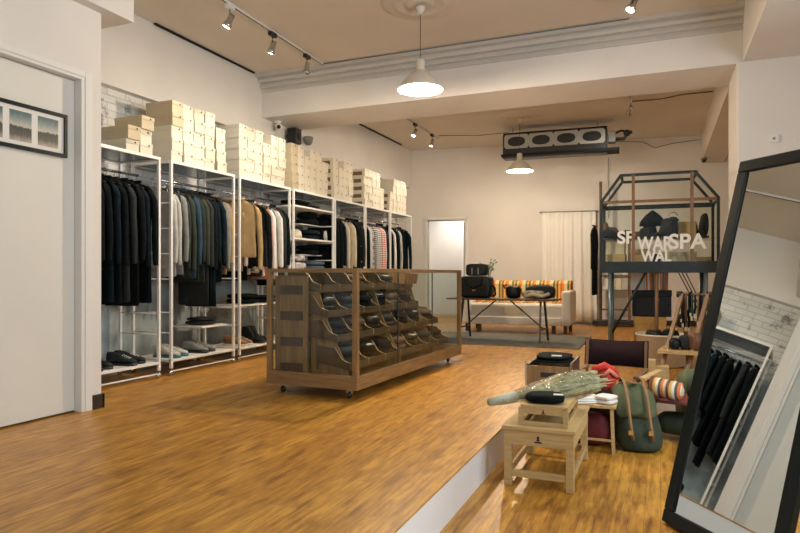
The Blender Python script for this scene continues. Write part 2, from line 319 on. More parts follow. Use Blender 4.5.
# ------------------------------------------------------------ clothes racks
RX0, RX1, RZ = -4.93, -4.44, 2.12
RAIL_X, RAIL_Z = -4.69, 1.955
units = [(3.64,4.665),(4.80,5.80),(5.88,6.95),(7.02,8.12),(8.15,9.17),(9.19,10.19),(10.21,11.22)]
def caster(mb, x, y, z):
    mb.lathe([(.001,-.012),(.026,-.012),(.028,0),(.026,.012),(.001,.012)], (x, y, z+.028), 12, axis='x'); mb.bar((x,y,z+.03),(x,y,z+.075),.018)
racks = []
for i, (y0, y1) in enumerate(units):
    y0 += .014; y1 -= .014
    t = thing('clothes_rack', (0, 0, 0), f'white tubular rack on casters, {ORD[i+1]} rack from the door', 'rack', 'clothes racks along the wall')
    t.location = (RX0, y0, 0); racks.append(t); D = RX1-RX0; L = y1-y0; r = .0125
    for x in (0, D):
        for y in (0, L):
            MB().box(x-r,x+r,y-r,y+r,.075,RZ).build('post', M['white_metal'], t)
            mb = MB(); caster(mb, x, y, 0.001); mb.build('caster', M['chrome'], t)
    mb = MB()
    for y in (0, L): mb.box(r,D-r,y-r,y+r,RZ-.028,RZ)
    for x in (0, D): mb.box(x-r,x+r,r,L-r,RZ-.028,RZ)
    mb.build('upper_frame', M['white_metal'], t)
    MB().box(r,D-r,r,L-r,RZ-.02,RZ-.002).build('upper_shelf', M['shelfglass'], t)
    for y in (0, L):
        for z in (.42,.62,.95,1.2,1.45,1.7):
            if i in (0,1,2,3,4) : MB().tube([(r,y,z),(D-r,y,z)], .006, 6).build('rung', M['white_metal'], t)
    mb = MB().box(r-.0,D+.012,-r,L+r,.135,.160); mb.build('base_shelf', M['white_metal'], t, .003)
    MB().bar((D,0,.045),(D,L,.045),.012).build('base_rail', M['white_metal'], t)
    if i != 3: MB().tube([(.24,r,RAIL_Z),(.24,L-r,RAIL_Z)], .0125, 10).build('hanging_rail', M['chrome'], t)
    if i == 3:
        for z in (1.90, 1.47, 1.05, .62): MB().box(0,D+.013,-.0,L,z-.012,z+.012).build('shelf', M['white_metal'], t, .002)
        for z in (1.70, 1.27): MB().box(.0,.30,L*.45,L,z-.006,z+.006).build('half_shelf', M['white_metal'], t)
    if i in (1, 2): MB().box(0,.42,L*.55 if i == 1 else .02,L-.013 if i == 1 else L*.9,.42 if i == 1 else .62,.44 if i == 1 else .64).build('half_shelf', M['white_metal'], t, .002)

# ------------------------------------------------------------ shoeboxes: body, lid, hole
def make_box(w_, h_, d_, m, hm, open_=False):
    """end with the finger hole faces +X; origin at the base centre"""
    t = thing('shoebox', (0,0,0), '', 'shoebox')
    MB().box(-d_/2, d_/2, -w_/2+.003, w_/2-.003, 0, h_-.002).build('body', m, t)
    l = MB().box(-d_/2-.003, d_/2+.004, -w_/2, w_/2, h_-.036, h_).build('lid', m, t, .0015)
    mb = MB(); mb.lathe([(.0001,0),(.009,0),(.009,.002),(.0001,.002)], (d_/2+.0045, w_*.18, h_*.82), 10, axis='x')
    mb.build('finger_hole', hm, t)
    if open_:
        MB().box(-d_/2+.06, d_/2-.05, -w_/2-.002, -w_/2+.003, .02, h_-.045).build('handle_recess', M['boxbrown'], t)
    return t
BW, BH, BD = .158, .124, .34
proto = [make_box(BW, BH, BD, M['box'], M['hole']), make_box(BW, BH, BD, M['box2'], M['hole']), make_box(BW, BH, BD, M['box'], M['hole'], True)]
used = [0,0,0]
plan = [  # first y, heights, shift in depth of each stack
 (0, 4.32, [2,3], 'b'), (1, 4.90, [5,5,5,5,4], 'a'), (2, 5.97, [5,5,5,4,5,5], 'a'), (3, 7.10, [5,5,4,5,5,4], 'b'),
 (4, 8.25, [5,4,5,5], 'c'), (5, 9.30, [5,5,5,5,3], 'c'), (6, 10.36, [3,5,5,5,5], 'c')]
for (u, ys, hs, st) in plan:
    y = ys
    for c_i, h in enumerate(hs):
        w_ = BW + (.004 if u < 4 else 0)
        if u == 1 and c_i == 4: y += .03
        for lv in range(h):
            k = 0
            if st == 'b' and c_i == 0 and (u == 3 or lv == 1): k = 1
            if u == 0 and c_i == 1 and lv == 2: k = 1
            if st == 'c' and c_i == 0: k = 2
            if u == 1 and c_i == 0: k = 1 if lv in (3,4) else 0
            lab = f'{"tan" if k == 1 else "cream"} shoebox, {ORD[lv+1]} up in stack {["A","one","two","three","four","five","six"][c_i+1]} on the {ORD[u+1]} rack from the door'
            x = -4.68 + R.uniform(-.012,.012) + (-.03 if k == 1 and u == 0 else 0)
            if k == 1 and lv == h-1 and u in (0,): x = -4.66
            pos = (x, y+w_/2+R.uniform(-.001,.001), RZ + .0005 + lv*(BH+.0004))
            if not used[k]: o = proto[k]; o.location = pos; o['label'] = lab; used[k] = 1
            else: o = dup(proto[k], pos, None, lab)
            o['group'] = f'shoeboxes stacked on the {ORD[u+1]} rack'
            o.rotation_euler = (0,0,0)
        y += w_ + .0015

# ------------------------------------------------------------ hanging garments
def ringpts(z, hx, hy, n=26, fold=0, fr=7, ph=0, cx=0, p=2.4):
    out = []
    for k in range(n):
        a = 2*PI*k/n; ca, sa = math.cos(a), math.sin(a)
        x = math.copysign(abs(ca)**(2/p), ca)*hx*1.04; y = math.copysign(abs(sa)**(2/p), sa)*hy*.60
        f = fold*math.sin(fr*x/max(hx,.01)+ph); out.append(V((cx+x+fold*.6*math.sin(a*3+ph), y+f, z)))
    return out
def shell_parts(kind, L, seed):
    """(part name, MB) of a garment hanging from the origin, shoulders along x"""
    rr = random.Random(seed); ph = rr.uniform(0, 6); out = []
    if kind == 'trousers':
        mb = MB(); prof = [(-.115,.012,.012),(-.12,.15,.022),(-.16,.165,.026),(-.35,.165,.026),(-L*.7,.165,.030),(-L+.01,.17,.032),(-L,.16,.02)]
        mb.loft([ringpts(z,a,b,fold=.006*(-z/L),ph=ph,fr=5) for z,a,b in prof]); out.append(('folded_legs', mb)); return out
    if kind == 'longtrousers':
        for sgn in (-1, 1):
            mb = MB(); prof = [(-.28,.075,.03),(-.5,.09,.036),(-.8,.075,.034),(-L+.01,.068,.034),(-L,.06,.03)]
            mb.loft([ringpts(z,a,b,fold=.006,ph=ph+sgn,cx=sgn*(.085+.02*min(1,-z)),fr=4) for z,a,b in prof]); out.append(('trouser_leg', mb))
        mb = MB(); mb.loft([ringpts(z,a,b,ph=ph) for z,a,b in [(-.09,.16,.02),(-.095,.17,.028),(-.14,.175,.03),(-.22,.185,.036),(-.34,.18,.038),(-.38,.15,.03)]]); out.append(('waist', mb)); return out
    th = {'shirt':.030,'jacket':.042,'coat':.05}[kind]
    prof = [(-.065,.055,.022),(-.08,.065,.030),(-.105,.12,.034),(-.13,.175,.036),(-.17,.20,th),(-.3,.205,th),(-.5,.195,th*.95),(-L*.8,.20,th),(-L+.012,.205,th),(-L,.195,th*.8)]
    mb = MB(); mb.loft([ringpts(z,a,b,fold=.012*max(0,(-z-.15)/L),ph=ph,fr=5+rr.random()*3) for z,a,b in prof]); out.append(('body', mb))
    sl = rr.uniform(.70,.79)
    for sgn in (-1, 1):
        mb = MB(); ph2 = rr.uniform(0,6); w1 = .052 if kind == 'shirt' else .062
        path = [(.165,-.125,.03,.03),(.195,-.16,.045,.9*w1),(.218,-.24,.05,w1),(.232,-.42,.045,w1*.92),(.240,-.62,.042,w1*.86),(.240,-sl-.10,.036,w1*.72),(.240,-sl-.115,.03,w1*.6)]
        rings = []
        for i_, (x, z, a, b) in enumerate(path):
            rings.append([V((sgn*(x*1.07 + a*math.cos(q)*.75), (b*.50)*math.sin(q)+.006*math.sin(ph2+i_*2.1), z - (.03*math.cos(q) if i_ < 2 else 0) + .004*math.sin(3*q+ph2))) for q in [2*PI*k/12 for k in range(12)]])
        mb.loft(rings); out.append(('sleeve', mb))
    mb = MB(); pts = []
    for k in range(13):
        a = rad(-100) + rad(380)*k/12
        pts.append((.062*math.cos(a), .030*math.sin(a), -.06+.012*math.sin(a)))
    mb.tube(pts, .013, 6); out.append(('collar', mb)); return out
SH = {}
def garment(kind, L, m, pos, label, group, rz=0, name=None, var=0, lean=0, collar=None):
    nm = name or {'shirt':'shirt','jacket':'jacket','coat':'coat','trousers':'folded_trousers','longtrousers':'trousers'}[kind]
    t = thing(nm, pos, label, {'shirt':'shirt','jacket':'jacket','coat':'coat','trousers':'trousers','longtrousers':'trousers'}[kind], group, rz)
    t.rotation_euler = (0, lean, rz); k = (kind, round(L,2), var)
    if k not in SH:
        SH[k] = []
        for pn, mb in shell_parts(kind, L, hash((len(SH)*31+5)) % 1000): o = mb.build(pn, m, t); SH[k].append((pn, o.data))
    else:
        for pn, me in SH[k]:
            o = bpy.data.objects.new(pn, me.copy()); o.data.materials.clear(); o.data.materials.append(m); col.objects.link(o); o.parent = t
    if collar:
        for o in t.children:
            if o.name.startswith('collar'): o.data.materials.clear(); o.data.materials.append(collar)
    return t
hproto = None
def hanger(pos, label, group, rz=0):
    global hproto
    if hproto is None:
        hproto = thing('clothes_hanger', pos, label, 'hanger', group)
        mb = MB(); pts = [(.205*s_/8, 0, -.075 - .062*abs(s_/8)**1.5) for s_ in range(-8, 9)]
        mb.tube(pts, [.008]+[.0115]*15+[.008], 8, sq=.8); mb.build('shoulder_bar', M['hanger'], hproto)
        mb = MB(); mb.tube([(0,0,-.07),(0,0,-.03)] + [(.019*math.sin(a), 0, .0-.012+.024*(-math.cos(a))*-1*-1) for a in [rad(q) for q in (20,60,100,140,180,220,250)]], .0022, 6)
        mb.build('hook', M['chrome'], hproto); return hproto
    return dup(hproto, pos, rz, label)
def hang(u, y, items_label, *a): pass
rows = {
 0: [('coat',1.28,'black','long black coat'),('coat',1.22,'charcoal','long charcoal coat'),('longtrousers',1.40,'black','long black trousers'),('coat',1.18,'black','black coat beige edged'),('jacket',.78,'black','black jacket'),('coat',1.2,'navy','navy coat'),('coat',1.22,'black','black overcoat'),('coat',1.2,'charcoal','dark grey coat'),('coat',1.24,'black','plain black coat'),('jacket',.85,'navy','navy jacket'),('coat',1.22,'black','black wool coat')],
 1: [('shirt',0.89,'lgrey','pale grey shirt'),('shirt',0.97,'lgrey','long pale grey shirt'),('jacket',0.95,'greyf','grey jacket'),('jacket',0.97,'charcoal','charcoal jacket'),('jacket',0.97,'olive','olive jacket'),('jacket',0.99,'blue','blue jacket'),('jacket',1.01,'charcoal','dark jacket'),('jacket',1.03,'olive','dark olive jacket'),('coat',1.28,'charcoal','charcoal coat'),('coat',1.27,'black','black coat'),('coat',1.3,'navy','long navy coat'),('jacket',1.03,'navy','navy jacket'),('jacket',0.87,'greyf','grey jacket'),('jacket',0.95,'khaki','khaki jacket')],
 2: [('jacket',0.91,'beige','beige jacket'),('jacket',1.02,'black','black jacket'),('shirt',0.95,'cream','cream shirt'),('shirt',0.91,'greyf','grey shirt'),('shirt',0.93,'plaid','pale striped shirt'),('shirt',0.97,'charcoal','charcoal shirt'),('shirt',0.97,'white','white shirt'),('shirt',0.99,'orange','orange shirt'),('shirt',0.95,'white','plain white shirt'),('shirt',0.97,'lgrey','pale grey shirt'),('shirt',1.01,'white','long white shirt'),('jacket',1.03,'charcoal','charcoal jacket'),('jacket',1.09,'black','black jacket')],
 4: [('jacket',1.01,'black','black jacket'),('coat',.95,'black','black coat'),('jacket',1.01,'navy','navy jacket'),('shirt',0.97,'cream','cream shirt'),('shirt',0.99,'beige','beige shirt'),('shirt',1.01,'cream','long cream shirt'),('jacket',1.07,'black','thick black jacket'),('jacket',1.07,'charcoal','charcoal jacket')],
 5: [('coat',.95,'black','black coat'),('shirt',0.97,'white','white shirt'),('shirt',0.95,'st_blob','mottled black and white shirt'),('shirt',0.95,'st_bw','black and white striped shirt'),('shirt',0.97,'st_grey','grey checked shirt'),('shirt',0.95,'st_grey','checked grey shirt'),('shirt',0.97,'st_red','red and white striped shirt'),('shirt',0.97,'st_red','white and red striped shirt'),('shirt',0.91,'st_lil','lilac striped shirt'),('jacket',0.97,'charcoal','charcoal jacket')],
 6: [('jacket',0.99,'black','black jacket'),('shirt',0.97,'white','white shirt'),('jacket',1.07,'black','padded black jacket'),('shirt',0.91,'lgrey','pale grey shirt'),('longtrousers',1.05,'dgreen','dark green trousers'),('longtrousers',1.05,'black','black trousers'),('jacket',1.07,'navy','navy jacket')],
}
ranges = {0: (3.72, 4.60), 1: (4.86, 5.76), 2: (6.0, 6.90), 4: (8.24, 9.1), 5: (9.27, 10.12), 6: (10.28, 11.12)}
for u, its in rows.items():
    a, b = ranges[u]; n = len(its)
    for i, (kd, L, m, nm) in enumerate(its):
        y = a + (b-a)*(i+.0)/(n-1) + R.uniform(-.008,.008)
        g = f'clothes hanging on the {ORD[u+1]} rack'
        lab = f'{nm}, {ORD[i+1]} garment along the {ORD[u+1]} rack from the door'
        x = RAIL_X + R.uniform(-.015,.02); rz = rad(R.uniform(-2.5,2.5))
        t = garment(kd, L, M[m], (x, y, RAIL_Z-.012), lab, g, rz, var=i % 2, collar=M['beige'] if 'edged' in nm else None)
        hanger((x, y, RAIL_Z-.012), f'dark hanger holding the {ORD[i+1]} garment along the {ORD[u+1]} rack from the door', f'hangers on the {ORD[u+1]} rack', rz)
# ------------------------------------------------------------ more materials
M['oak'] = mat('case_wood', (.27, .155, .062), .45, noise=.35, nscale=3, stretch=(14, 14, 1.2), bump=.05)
M['oakh'] = mat('case_wood_long', (.27, .155, .062), .45, noise=.35, nscale=3, stretch=(14, 1.2, 14), bump=.05)
M['oakx'] = mat('case_wood_cross', (.27, .155, .062), .45, noise=.35, nscale=3, stretch=(1.2, 14, 14), bump=.05)
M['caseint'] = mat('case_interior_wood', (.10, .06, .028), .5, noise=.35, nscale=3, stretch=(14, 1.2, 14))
M['ply'] = mat('pale_plywood', (.56, .37, .16), .55, noise=.25, nscale=3, stretch=(10, 2, 10))
M['pine'] = mat('pine', (.55, .38, .165), .6, noise=.16, nscale=5, stretch=(1.2, 9, 14))
M['dwood'] = mat('dark_wood', (.075, .040, .022), .5, noise=.35, nscale=4, stretch=(8, 8, 1))
M['mwood'] = mat('brown_wood', (.20, .105, .045), .5, noise=.3, nscale=4, stretch=(8, 8, 1))
M['leather'] = mat('black_leather', (.005, .007, .008), .48, spec=.3, noise=.3, nscale=20, bump=.15, bscale=90)
M['brl'] = mat('brown_leather', (.16, .07, .03), .5, noise=.3, nscale=10, bump=.15)
M['tan'] = mat('tan_leather', (.28, .15, .06), .55, noise=.2, nscale=10)
M['brass'] = mat('brass', (.75, .55, .25), .3, metal=1)
M['steel'] = mat('blued_steel', (.016, .026, .030), .45, metal=.3, noise=.3, nscale=12)
M['steelpost'] = mat('grey_steel_tube', (.16, .22, .24), .35, metal=.6)
M['blackm'] = mat('black_metal', (.012, .014, .015), .4)
M['sofa'] = mat('sofa_white_cover', (.76, .73, .67), .85, noise=.05, nscale=6, bump=.1)
M['blanket'] = stripes('striped_blanket', [(.72,.25,.03),(.75,.55,.22),(.62,.55,.40),(.10,.14,.06),(.70,.33,.04),(.14,.09,.05),(.74,.50,.12),(.60,.16,.03)], 0, 4.2)
M['blank2'] = stripes('striped_wool_blanket', [(.72,.20,.05),(.78,.68,.50),(.25,.08,.04),(.70,.42,.12),(.78,.70,.55),(.10,.09,.07)], 0, 9)
M['rug'] = mat('grey_rug', (.17, .175, .165), .95, noise=.6, nscale=5, stretch=(1, 9, 1), bump=.5, bscale=200)
M['red'] = mat('red_fabric', (.62, .035, .020), .7, noise=.25, nscale=9, bump=.3, bscale=30)
M['dred'] = mat('dark_red_fabric', (.14, .015, .018), .8, noise=.3, nscale=9, bump=.3, bscale=30)
M['green'] = mat('green_canvas', (.085, .105, .048), .8, noise=.3, nscale=8, bump=.4, bscale=25)
M['qgreen'] = mat('quilted_green', (.032, .048, .028), .8, noise=.3, nscale=8, bump=.6, bscale=14)
M['shade'] = mat('pendant_enamel', (.74, .68, .58), .35)
M['paper'] = mat('book_paper', (.70, .64, .52), .8, noise=.1)
M['rubber'] = mat('sole_rubber', (.66, .64, .60), .6)
M['teal'] = mat('teal_sole', (.02, .16, .20), .5)
M['mirror'] = mat('mirror_silver', (.66, .69, .67), .012, metal=1)
M['frame'] = mat('black_frame_lacquer', (.003, .008, .009), .35, spec=.3)
M['mount'] = mat('white_mount', (.78, .77, .74), .7)
M['letter'] = mat('white_lettering', (.78, .78, .75), .6)
M['film'] = mat('cellophane', (.85, .85, .80), .15); 
M['stalk'] = mat('dried_stalks', (.36, .38, .21), .8, noise=.4, nscale=30, stretch=(1,1,1))
M['leaf'] = mat('green_leaf', (.06, .20, .04), .6)
M['bin'] = mat('white_enamel_tub', (.72, .68, .60), .3)
M['kraft'] = mat('kraft_card', (.44, .30, .13), .8, noise=.1)
M['orangebook'] = mat('orange_spine', (.55, .16, .04), .6); M['whitebook'] = mat('white_spine', (.68, .64, .56), .6)
M['yel'] = mat('ochre_wood', (.46, .27, .07), .6, noise=.25, nscale=3)

# ------------------------------------------------------------ pendants, rosettes, track lights
def bulbmat(n, c, s): return mat(n, c, .3, emit=s)
M['bulb'] = bulbmat('pendant_bulb', (1, .86, .66), 30); M['spotglow'] = bulbmat('spot_lens', (1, .88, .70), 14)
for (x, y, lab, zc) in ((-2.17, 5.73, 'big white cone pendant lamp hanging before the beam, over the display case', 2.80), (-2.19, 10.5, 'white cone pendant lamp hanging beyond the beam, before the fan unit', 2.73)):
    rs = tag(MB().lathe([(.001,0),(.05,-.012),(.10,-.03),(.13,-.022),(.15,-.008),(.20,-.020),(.23,-.034),(.26,-.024),(.29,-.008),(.34,-.018),(.37,-.012),(.39,0)], (0,0,0), 48).build('ceiling_rose', M['ceil'], None, loc=(x, y, CE)),
        'round ringed plaster ceiling rose above the ' + ('pendant lamp before the beam' if y < 7 else 'pendant lamp beyond the beam'), 'ceiling rose', 'plaster ceiling roses')
    t = thing('pendant_lamp', (x, y, zc), lab, 'lamp', 'cone pendant lamps')
    h = CE - zc - .035
    MB().lathe([(.001,h),(.045,h),(.045,h-.02),(.03,h-.055),(.012,h-.075),(.001,h-.075)], n=20).build('ceiling_cup', M['shade'], t)
    MB().tube([(0,0,h-.07),(0,0,.29)], .0035, 6).build('cord', M['blackm'], t)
    MB().lathe([(.001,.30),(.035,.30),(.045,.285),(.045,.20),(.06,.175),(.085,.165),(.15,.10),(.21,.03),(.225,0),(.221,0),(.205,.03),(.145,.095),(.08,.158),(.04,.165),(.001,.165)], n=36).build('lamp_shade', M['shade'], t)
    MB().lathe([(.001,.155),(.02,.15),(.025,.12),(.05,.08),(.055,.05),(.04,.02),(.015,.005),(.001,.003)], n=18).build('bulb', M['bulb'], t)
    point('pendant_light', (x, y, zc-.03), 105 if y < 7 else 85, (1, .80, .56), .07)
def track(name, p, q, lab):
    t = thing('light_track', (0,0,0), lab, 'light track')
    MB().bar(p, q, .03, .022).build('rail', M['white_metal'] , t); MB().bar(V(p)-V((0,0,.012)), V(q)-V((0,0,.012)), .010, .006).build('conductor_slot', M['blackm'], t)
track('t', (-3.86,3.75,CE-.012), (-3.92,6.88,CE-.012), 'light track on the ceiling before the beam, carrying spotlights over the racks')
track('t', (-3.96,9.3,CE-.012), (-3.97,11.5,CE-.012), 'light track on the ceiling beyond the beam, carrying two spotlights')
track('t', (-.42,8.6,CE-.012), (-.42,10.4,CE-.012), 'short light track on the ceiling near the caged cabinet')
track('t', (-.24,3.2,CE-.012), (-.23,6.5,CE-.012), 'light track over the sunken floor, before the beam')
def head(x, y, aim, lab, power, black=True, deg=80):
    t = thing('spotlight', (x, y, CE-.02), lab, 'spotlight', 'ceiling track spotlights')
    MB().box(-.022,.022,-.055,.055,-.045,0).build('track_adapter', M['blackm'] if black else M['white_metal'], t, .003)
    MB().tube([(0,0,-.045),(0,0,-.11)], .008, 6).build('stem', M['chrome'], t)
    d = (V(aim) - V((x, y, CE-.17))).normalized(); q = d.to_track_quat('-Z', 'Y').to_matrix().to_4x4()
    T = Matrix.Translation((0,0,-.15)) @ q
    mb = MB(); mb.T = T; mb.lathe([(.001,.06),(.028,.055),(.030,-.02),(.042,-.045),(.045,-.085),(.040,-.085),(.036,-.05),(.001,-.045)], n=18); mb.build('lamp_head', M['chrome'], t)
    mb = MB(); mb.T = T; mb.lathe([(.001,-.078),(.025,-.079),(.037,-.076)], n=16); mb.build('lens', M['spotglow'], t)
    spot('spot_light', V((x,y,CE-.17)) + d*.10, aim, power, NEUT, deg, .8, .035)
head(-3.88, 5.00, (-4.6,4.5,1.6), 'white adapter spotlight before the beam, nearest the shop door', 30, False)
head(-3.90, 5.76, (-4.55,5.7,1.5), 'black adapter spotlight, middle one of three before the beam', 30)
head(-3.915, 6.50, (-4.55,6.9,1.5), 'spotlight with black adapter, last on its track before the beam', 30)
head(-3.96, 10.2, (-4.5,9.2,1.6), 'spotlight with black adapter beyond the beam, first on its track', 30)
head(-3.965, 11.1, (-4.5,10.8,1.5), 'spotlight with black adapter beyond the beam, closer to the back wall', 30)
head(-.23, 6.12, (-1.6,4.6,0), 'spotlight at the picture top over the sunken floor, before the beam', 48)
head(-.42, 8.75, (-.3,7.9,1.0), 'spotlight above the caged cabinet, first on the short track', 22, False)
head(-.42, 10.05, (-1.4,12.6,1.6), 'spotlight above the caged cabinet, on the far end of the short track', 22, False)
head(-.29, 4.3, (-.3,4.4,0), 'added unseen spotlight high over the low bench on the sunken floor', 38)  # extra lamp added out of view to brighten the riser and bench
for (x, y, c, g) in ((-4.35, 9.0, 'round white ceiling light close to the left wall beyond the beam', 2), (-2.1, 9.15, 'tiny ceiling downlight before the far pendant', 2), (-.85, 9.1, 'tiny ceiling downlight between the far pendant and the short track', 2)):
    t = thing('downlight', (x, y, CE-.001), c, 'downlight', 'small ceiling downlights')
    MB().lathe([(.001,-.006),(.04,-.006),(.055,-.012),(.06,0)], n=20).build('bezel', M['trim'], t)
    MB().lathe([(.001,-.014),(.022,-.012),(.034,-.0065)], n=16).build('lens', M['spotglow'], t)
# surface conduits
def wire(name, pts, r, m, lab, cat='cable'): tag(MB().tube(pts, r, 6).build(name, m), lab, cat)
wire('ceiling_conduit', [(-3.92,6.885,CE-.012),(-2.3,6.885,CE-.014),(-.3,6.885,CE-.012)], .006, M['greyf'], 'thin conduit along the ceiling just before the cornice of the beam', 'conduit')
wire('ceiling_cable', [(-3.9,11.3,CE-.01),(-3.2,11.6,CE-.008),(-2.6,11.55,CE-.01)], .007, M['greyf'], 'thin cable on the ceiling between the far track and the fan unit')
wire('ceiling_cable', [(-.42,10.2,CE-.01),(0,10.25,CE-.008),(.3,10.1,CE-.01),(.7,10.1,CE-.01)], .009, M['greyf'], 'thin cable on the ceiling from the short track to the side beam')
wire('wall_cable', [(-.75,11.7,3.35),(-.3,12.6,3.48),(-.1,13.12,3.45),(.2,13.17,3.52),(.7,13.2,3.56)], .007, M['greyf'], 'thin cable from the fan unit along the back wall under the ceiling')
wire('wall_cable', [(-.95,13.0,3.3),(-.96,13.01,2.9),(-.93,13.01,2.5),(-.95,13.01,2.1)], .006, M['greyf'], 'thin cable hanging down the back wall under the fan unit')

# fan coil unit
t = thing('ceiling_fan_unit', (-2.62, 11.1, 3.08), 'long ceiling hung fan unit with four oval fan openings near the back wall', 'fan unit', None, rad(3))
MB().prism([(0,.02),(.05,0),(.30,0),(.42,.10),(.42,.42),(.05,.46),(.0,.40)], 'x', 0, 1.78).build('housing', M['blackm'], t, .01)
mb = MB(); W_, H_ = 1.72, .235
for k in range(4):
    x0 = .03 + k*.43; cx = x0+.215; cz = .285; n = 32; inner = []; outer = []
    for j in range(n):
        a = 2*PI*j/n; ca, sa = math.cos(a), math.sin(a); inner.append((cx+.155*math.copysign(abs(ca)**.8, ca), -.012, cz+.085*math.copysign(abs(sa)**.9, sa)))
        s_ = min(.215/max(abs(ca),1e-6), .125/max(abs(sa),1e-6)); outer.append((cx+ca*s_, -.012, cz+sa*s_))
    mb.add(outer+inner, [(j,(j+1)%n,n+(j+1)%n,n+j) for j in range(n)], False)
    mb.add(inner+[(p[0], .02, p[2]) for p in inner], [(j,(j+1)%n,n+(j+1)%n,n+j) for j in range(n)], True)
mb.build('fan_fascia', mat('pale_metal_fascia', (.42,.42,.38), .45), t)
for k in range(4):
    mb = MB(); cx = .245+.43*k
    for a in range(5):
        q = 2*PI*a/5; mb.prism([(cx,.285),(cx+.075*math.cos(q),.285+.06*math.sin(q)),(cx+.075*math.cos(q+.8),.285+.06*math.sin(q+.8))], 'y', .005, .010)
    mb.lathe([(.0001,-.01),(.02,-.005),(.022,.01)], (cx,.01,.285), 12, axis='y'); mb.build('fan', M['blackm'], t)
MB().prism([(-.06,.06),(-.05,.02),(.36,.02),(.36,.06)], 'x', -.02, 1.98).build('drip_tray', M['charcoal'], t)
mb = MB(); mb.box(1.80,1.92,.02,.2,.17,.36); mb.build('valve_box', mat('valve_grey', (.2,.2,.18), .5), t, .01)
mb = MB(); mb.tube([(1.9,.08,.22),(2.05,.08,.22),(2.10,.08,.30),(2.18,.08,.33)], .03, 8); mb.tube([(1.9,.08,.32),(2.0,.08,.36),(2.12,.08,.34)], .022, 8); mb.lathe([(.001,-.03),(.05,-.03),(.06,0),(.05,.03),(.001,.03)], (2.10,.06,.31), 14, axis='y'); mb.build('pipework', M['blackm'], t)
mb = MB()
for x in (.15, 1.62): mb.bar((x,.2,.44), (x,.2,.569), .02)
mb.build('hanger_rods', M['chrome'], t); t.children[-1].name = 'suspension_rod'
# cameras at the beam
t = thing('security_camera', (-4.86, 7.30, 3.10), 'small white security camera under the beam near the left wall', 'camera')
MB().lathe([(.001,0),(.05,0),(.05,-.015),(.03,-.03),(.001,-.03)], n=18).build('mount', M['trim'], t)
mb = MB(); mb.T = Matrix.Translation((.02,-.01,-.075)) @ Matrix.Rotation(rad(35),4,'Z') @ Matrix.Rotation(rad(15),4,'X'); mb.lathe([(.001,-.09),(.04,-.088),(.045,-.06),(.045,.06),(.03,.07),(.001,.07)], n=18, axis='y'); mb.build('camera_body', M['trim'], t)
mb = MB(); mb.T = Matrix.Translation((.02,-.01,-.075)) @ Matrix.Rotation(rad(35),4,'Z') @ Matrix.Rotation(rad(15),4,'X'); mb.lathe([(.001,-.096),(.028,-.093),(.028,-.088)], n=16, axis='y'); mb.build('lens', M['blackm'], t)
t = thing('speaker', (-4.94, 7.65, 2.97), 'small black wall speaker under the beam beside the white camera', 'speaker')
MB().bar((0,0,0),(.07,0,0),.03).build('wall_arm', M['blackm'], t); o = MB().box(.05,.20,-.085,.085,-.12,.10).build('cabinet', M['blackm'], t, .015); MB().lathe([(.001,.205),(.05,.203),(.06,.198)], (0,0,-.02), 16, axis='x').build('cone', M['charcoal'], t)
t = thing('motion_sensor', (-4.945, 8.12, 2.99), 'small grey domed sensor on the left wall beyond the speaker', 'sensor')
mb = MB(); mb.lathe([(.001,.06),(.07,.06),(.075,.04),(.06,-.03),(.03,-.06),(.001,-.065)], (.08,0,0), 16); mb.build('dome', M['greyf'], t)
t = thing('security_camera', (.73, 12.65, 3.11), 'tiny dark camera under the side beam at the back wall', 'camera')
MB().lathe([(.001,.0),(.05,0),(.055,-.03),(.001,-.03)], n=14).build('mount', M['greyf'], t); MB().lathe([(.045,-.03),(.04,-.06),(.02,-.08),(.001,-.085)], n=14).build('dome', M['blackm'], t)

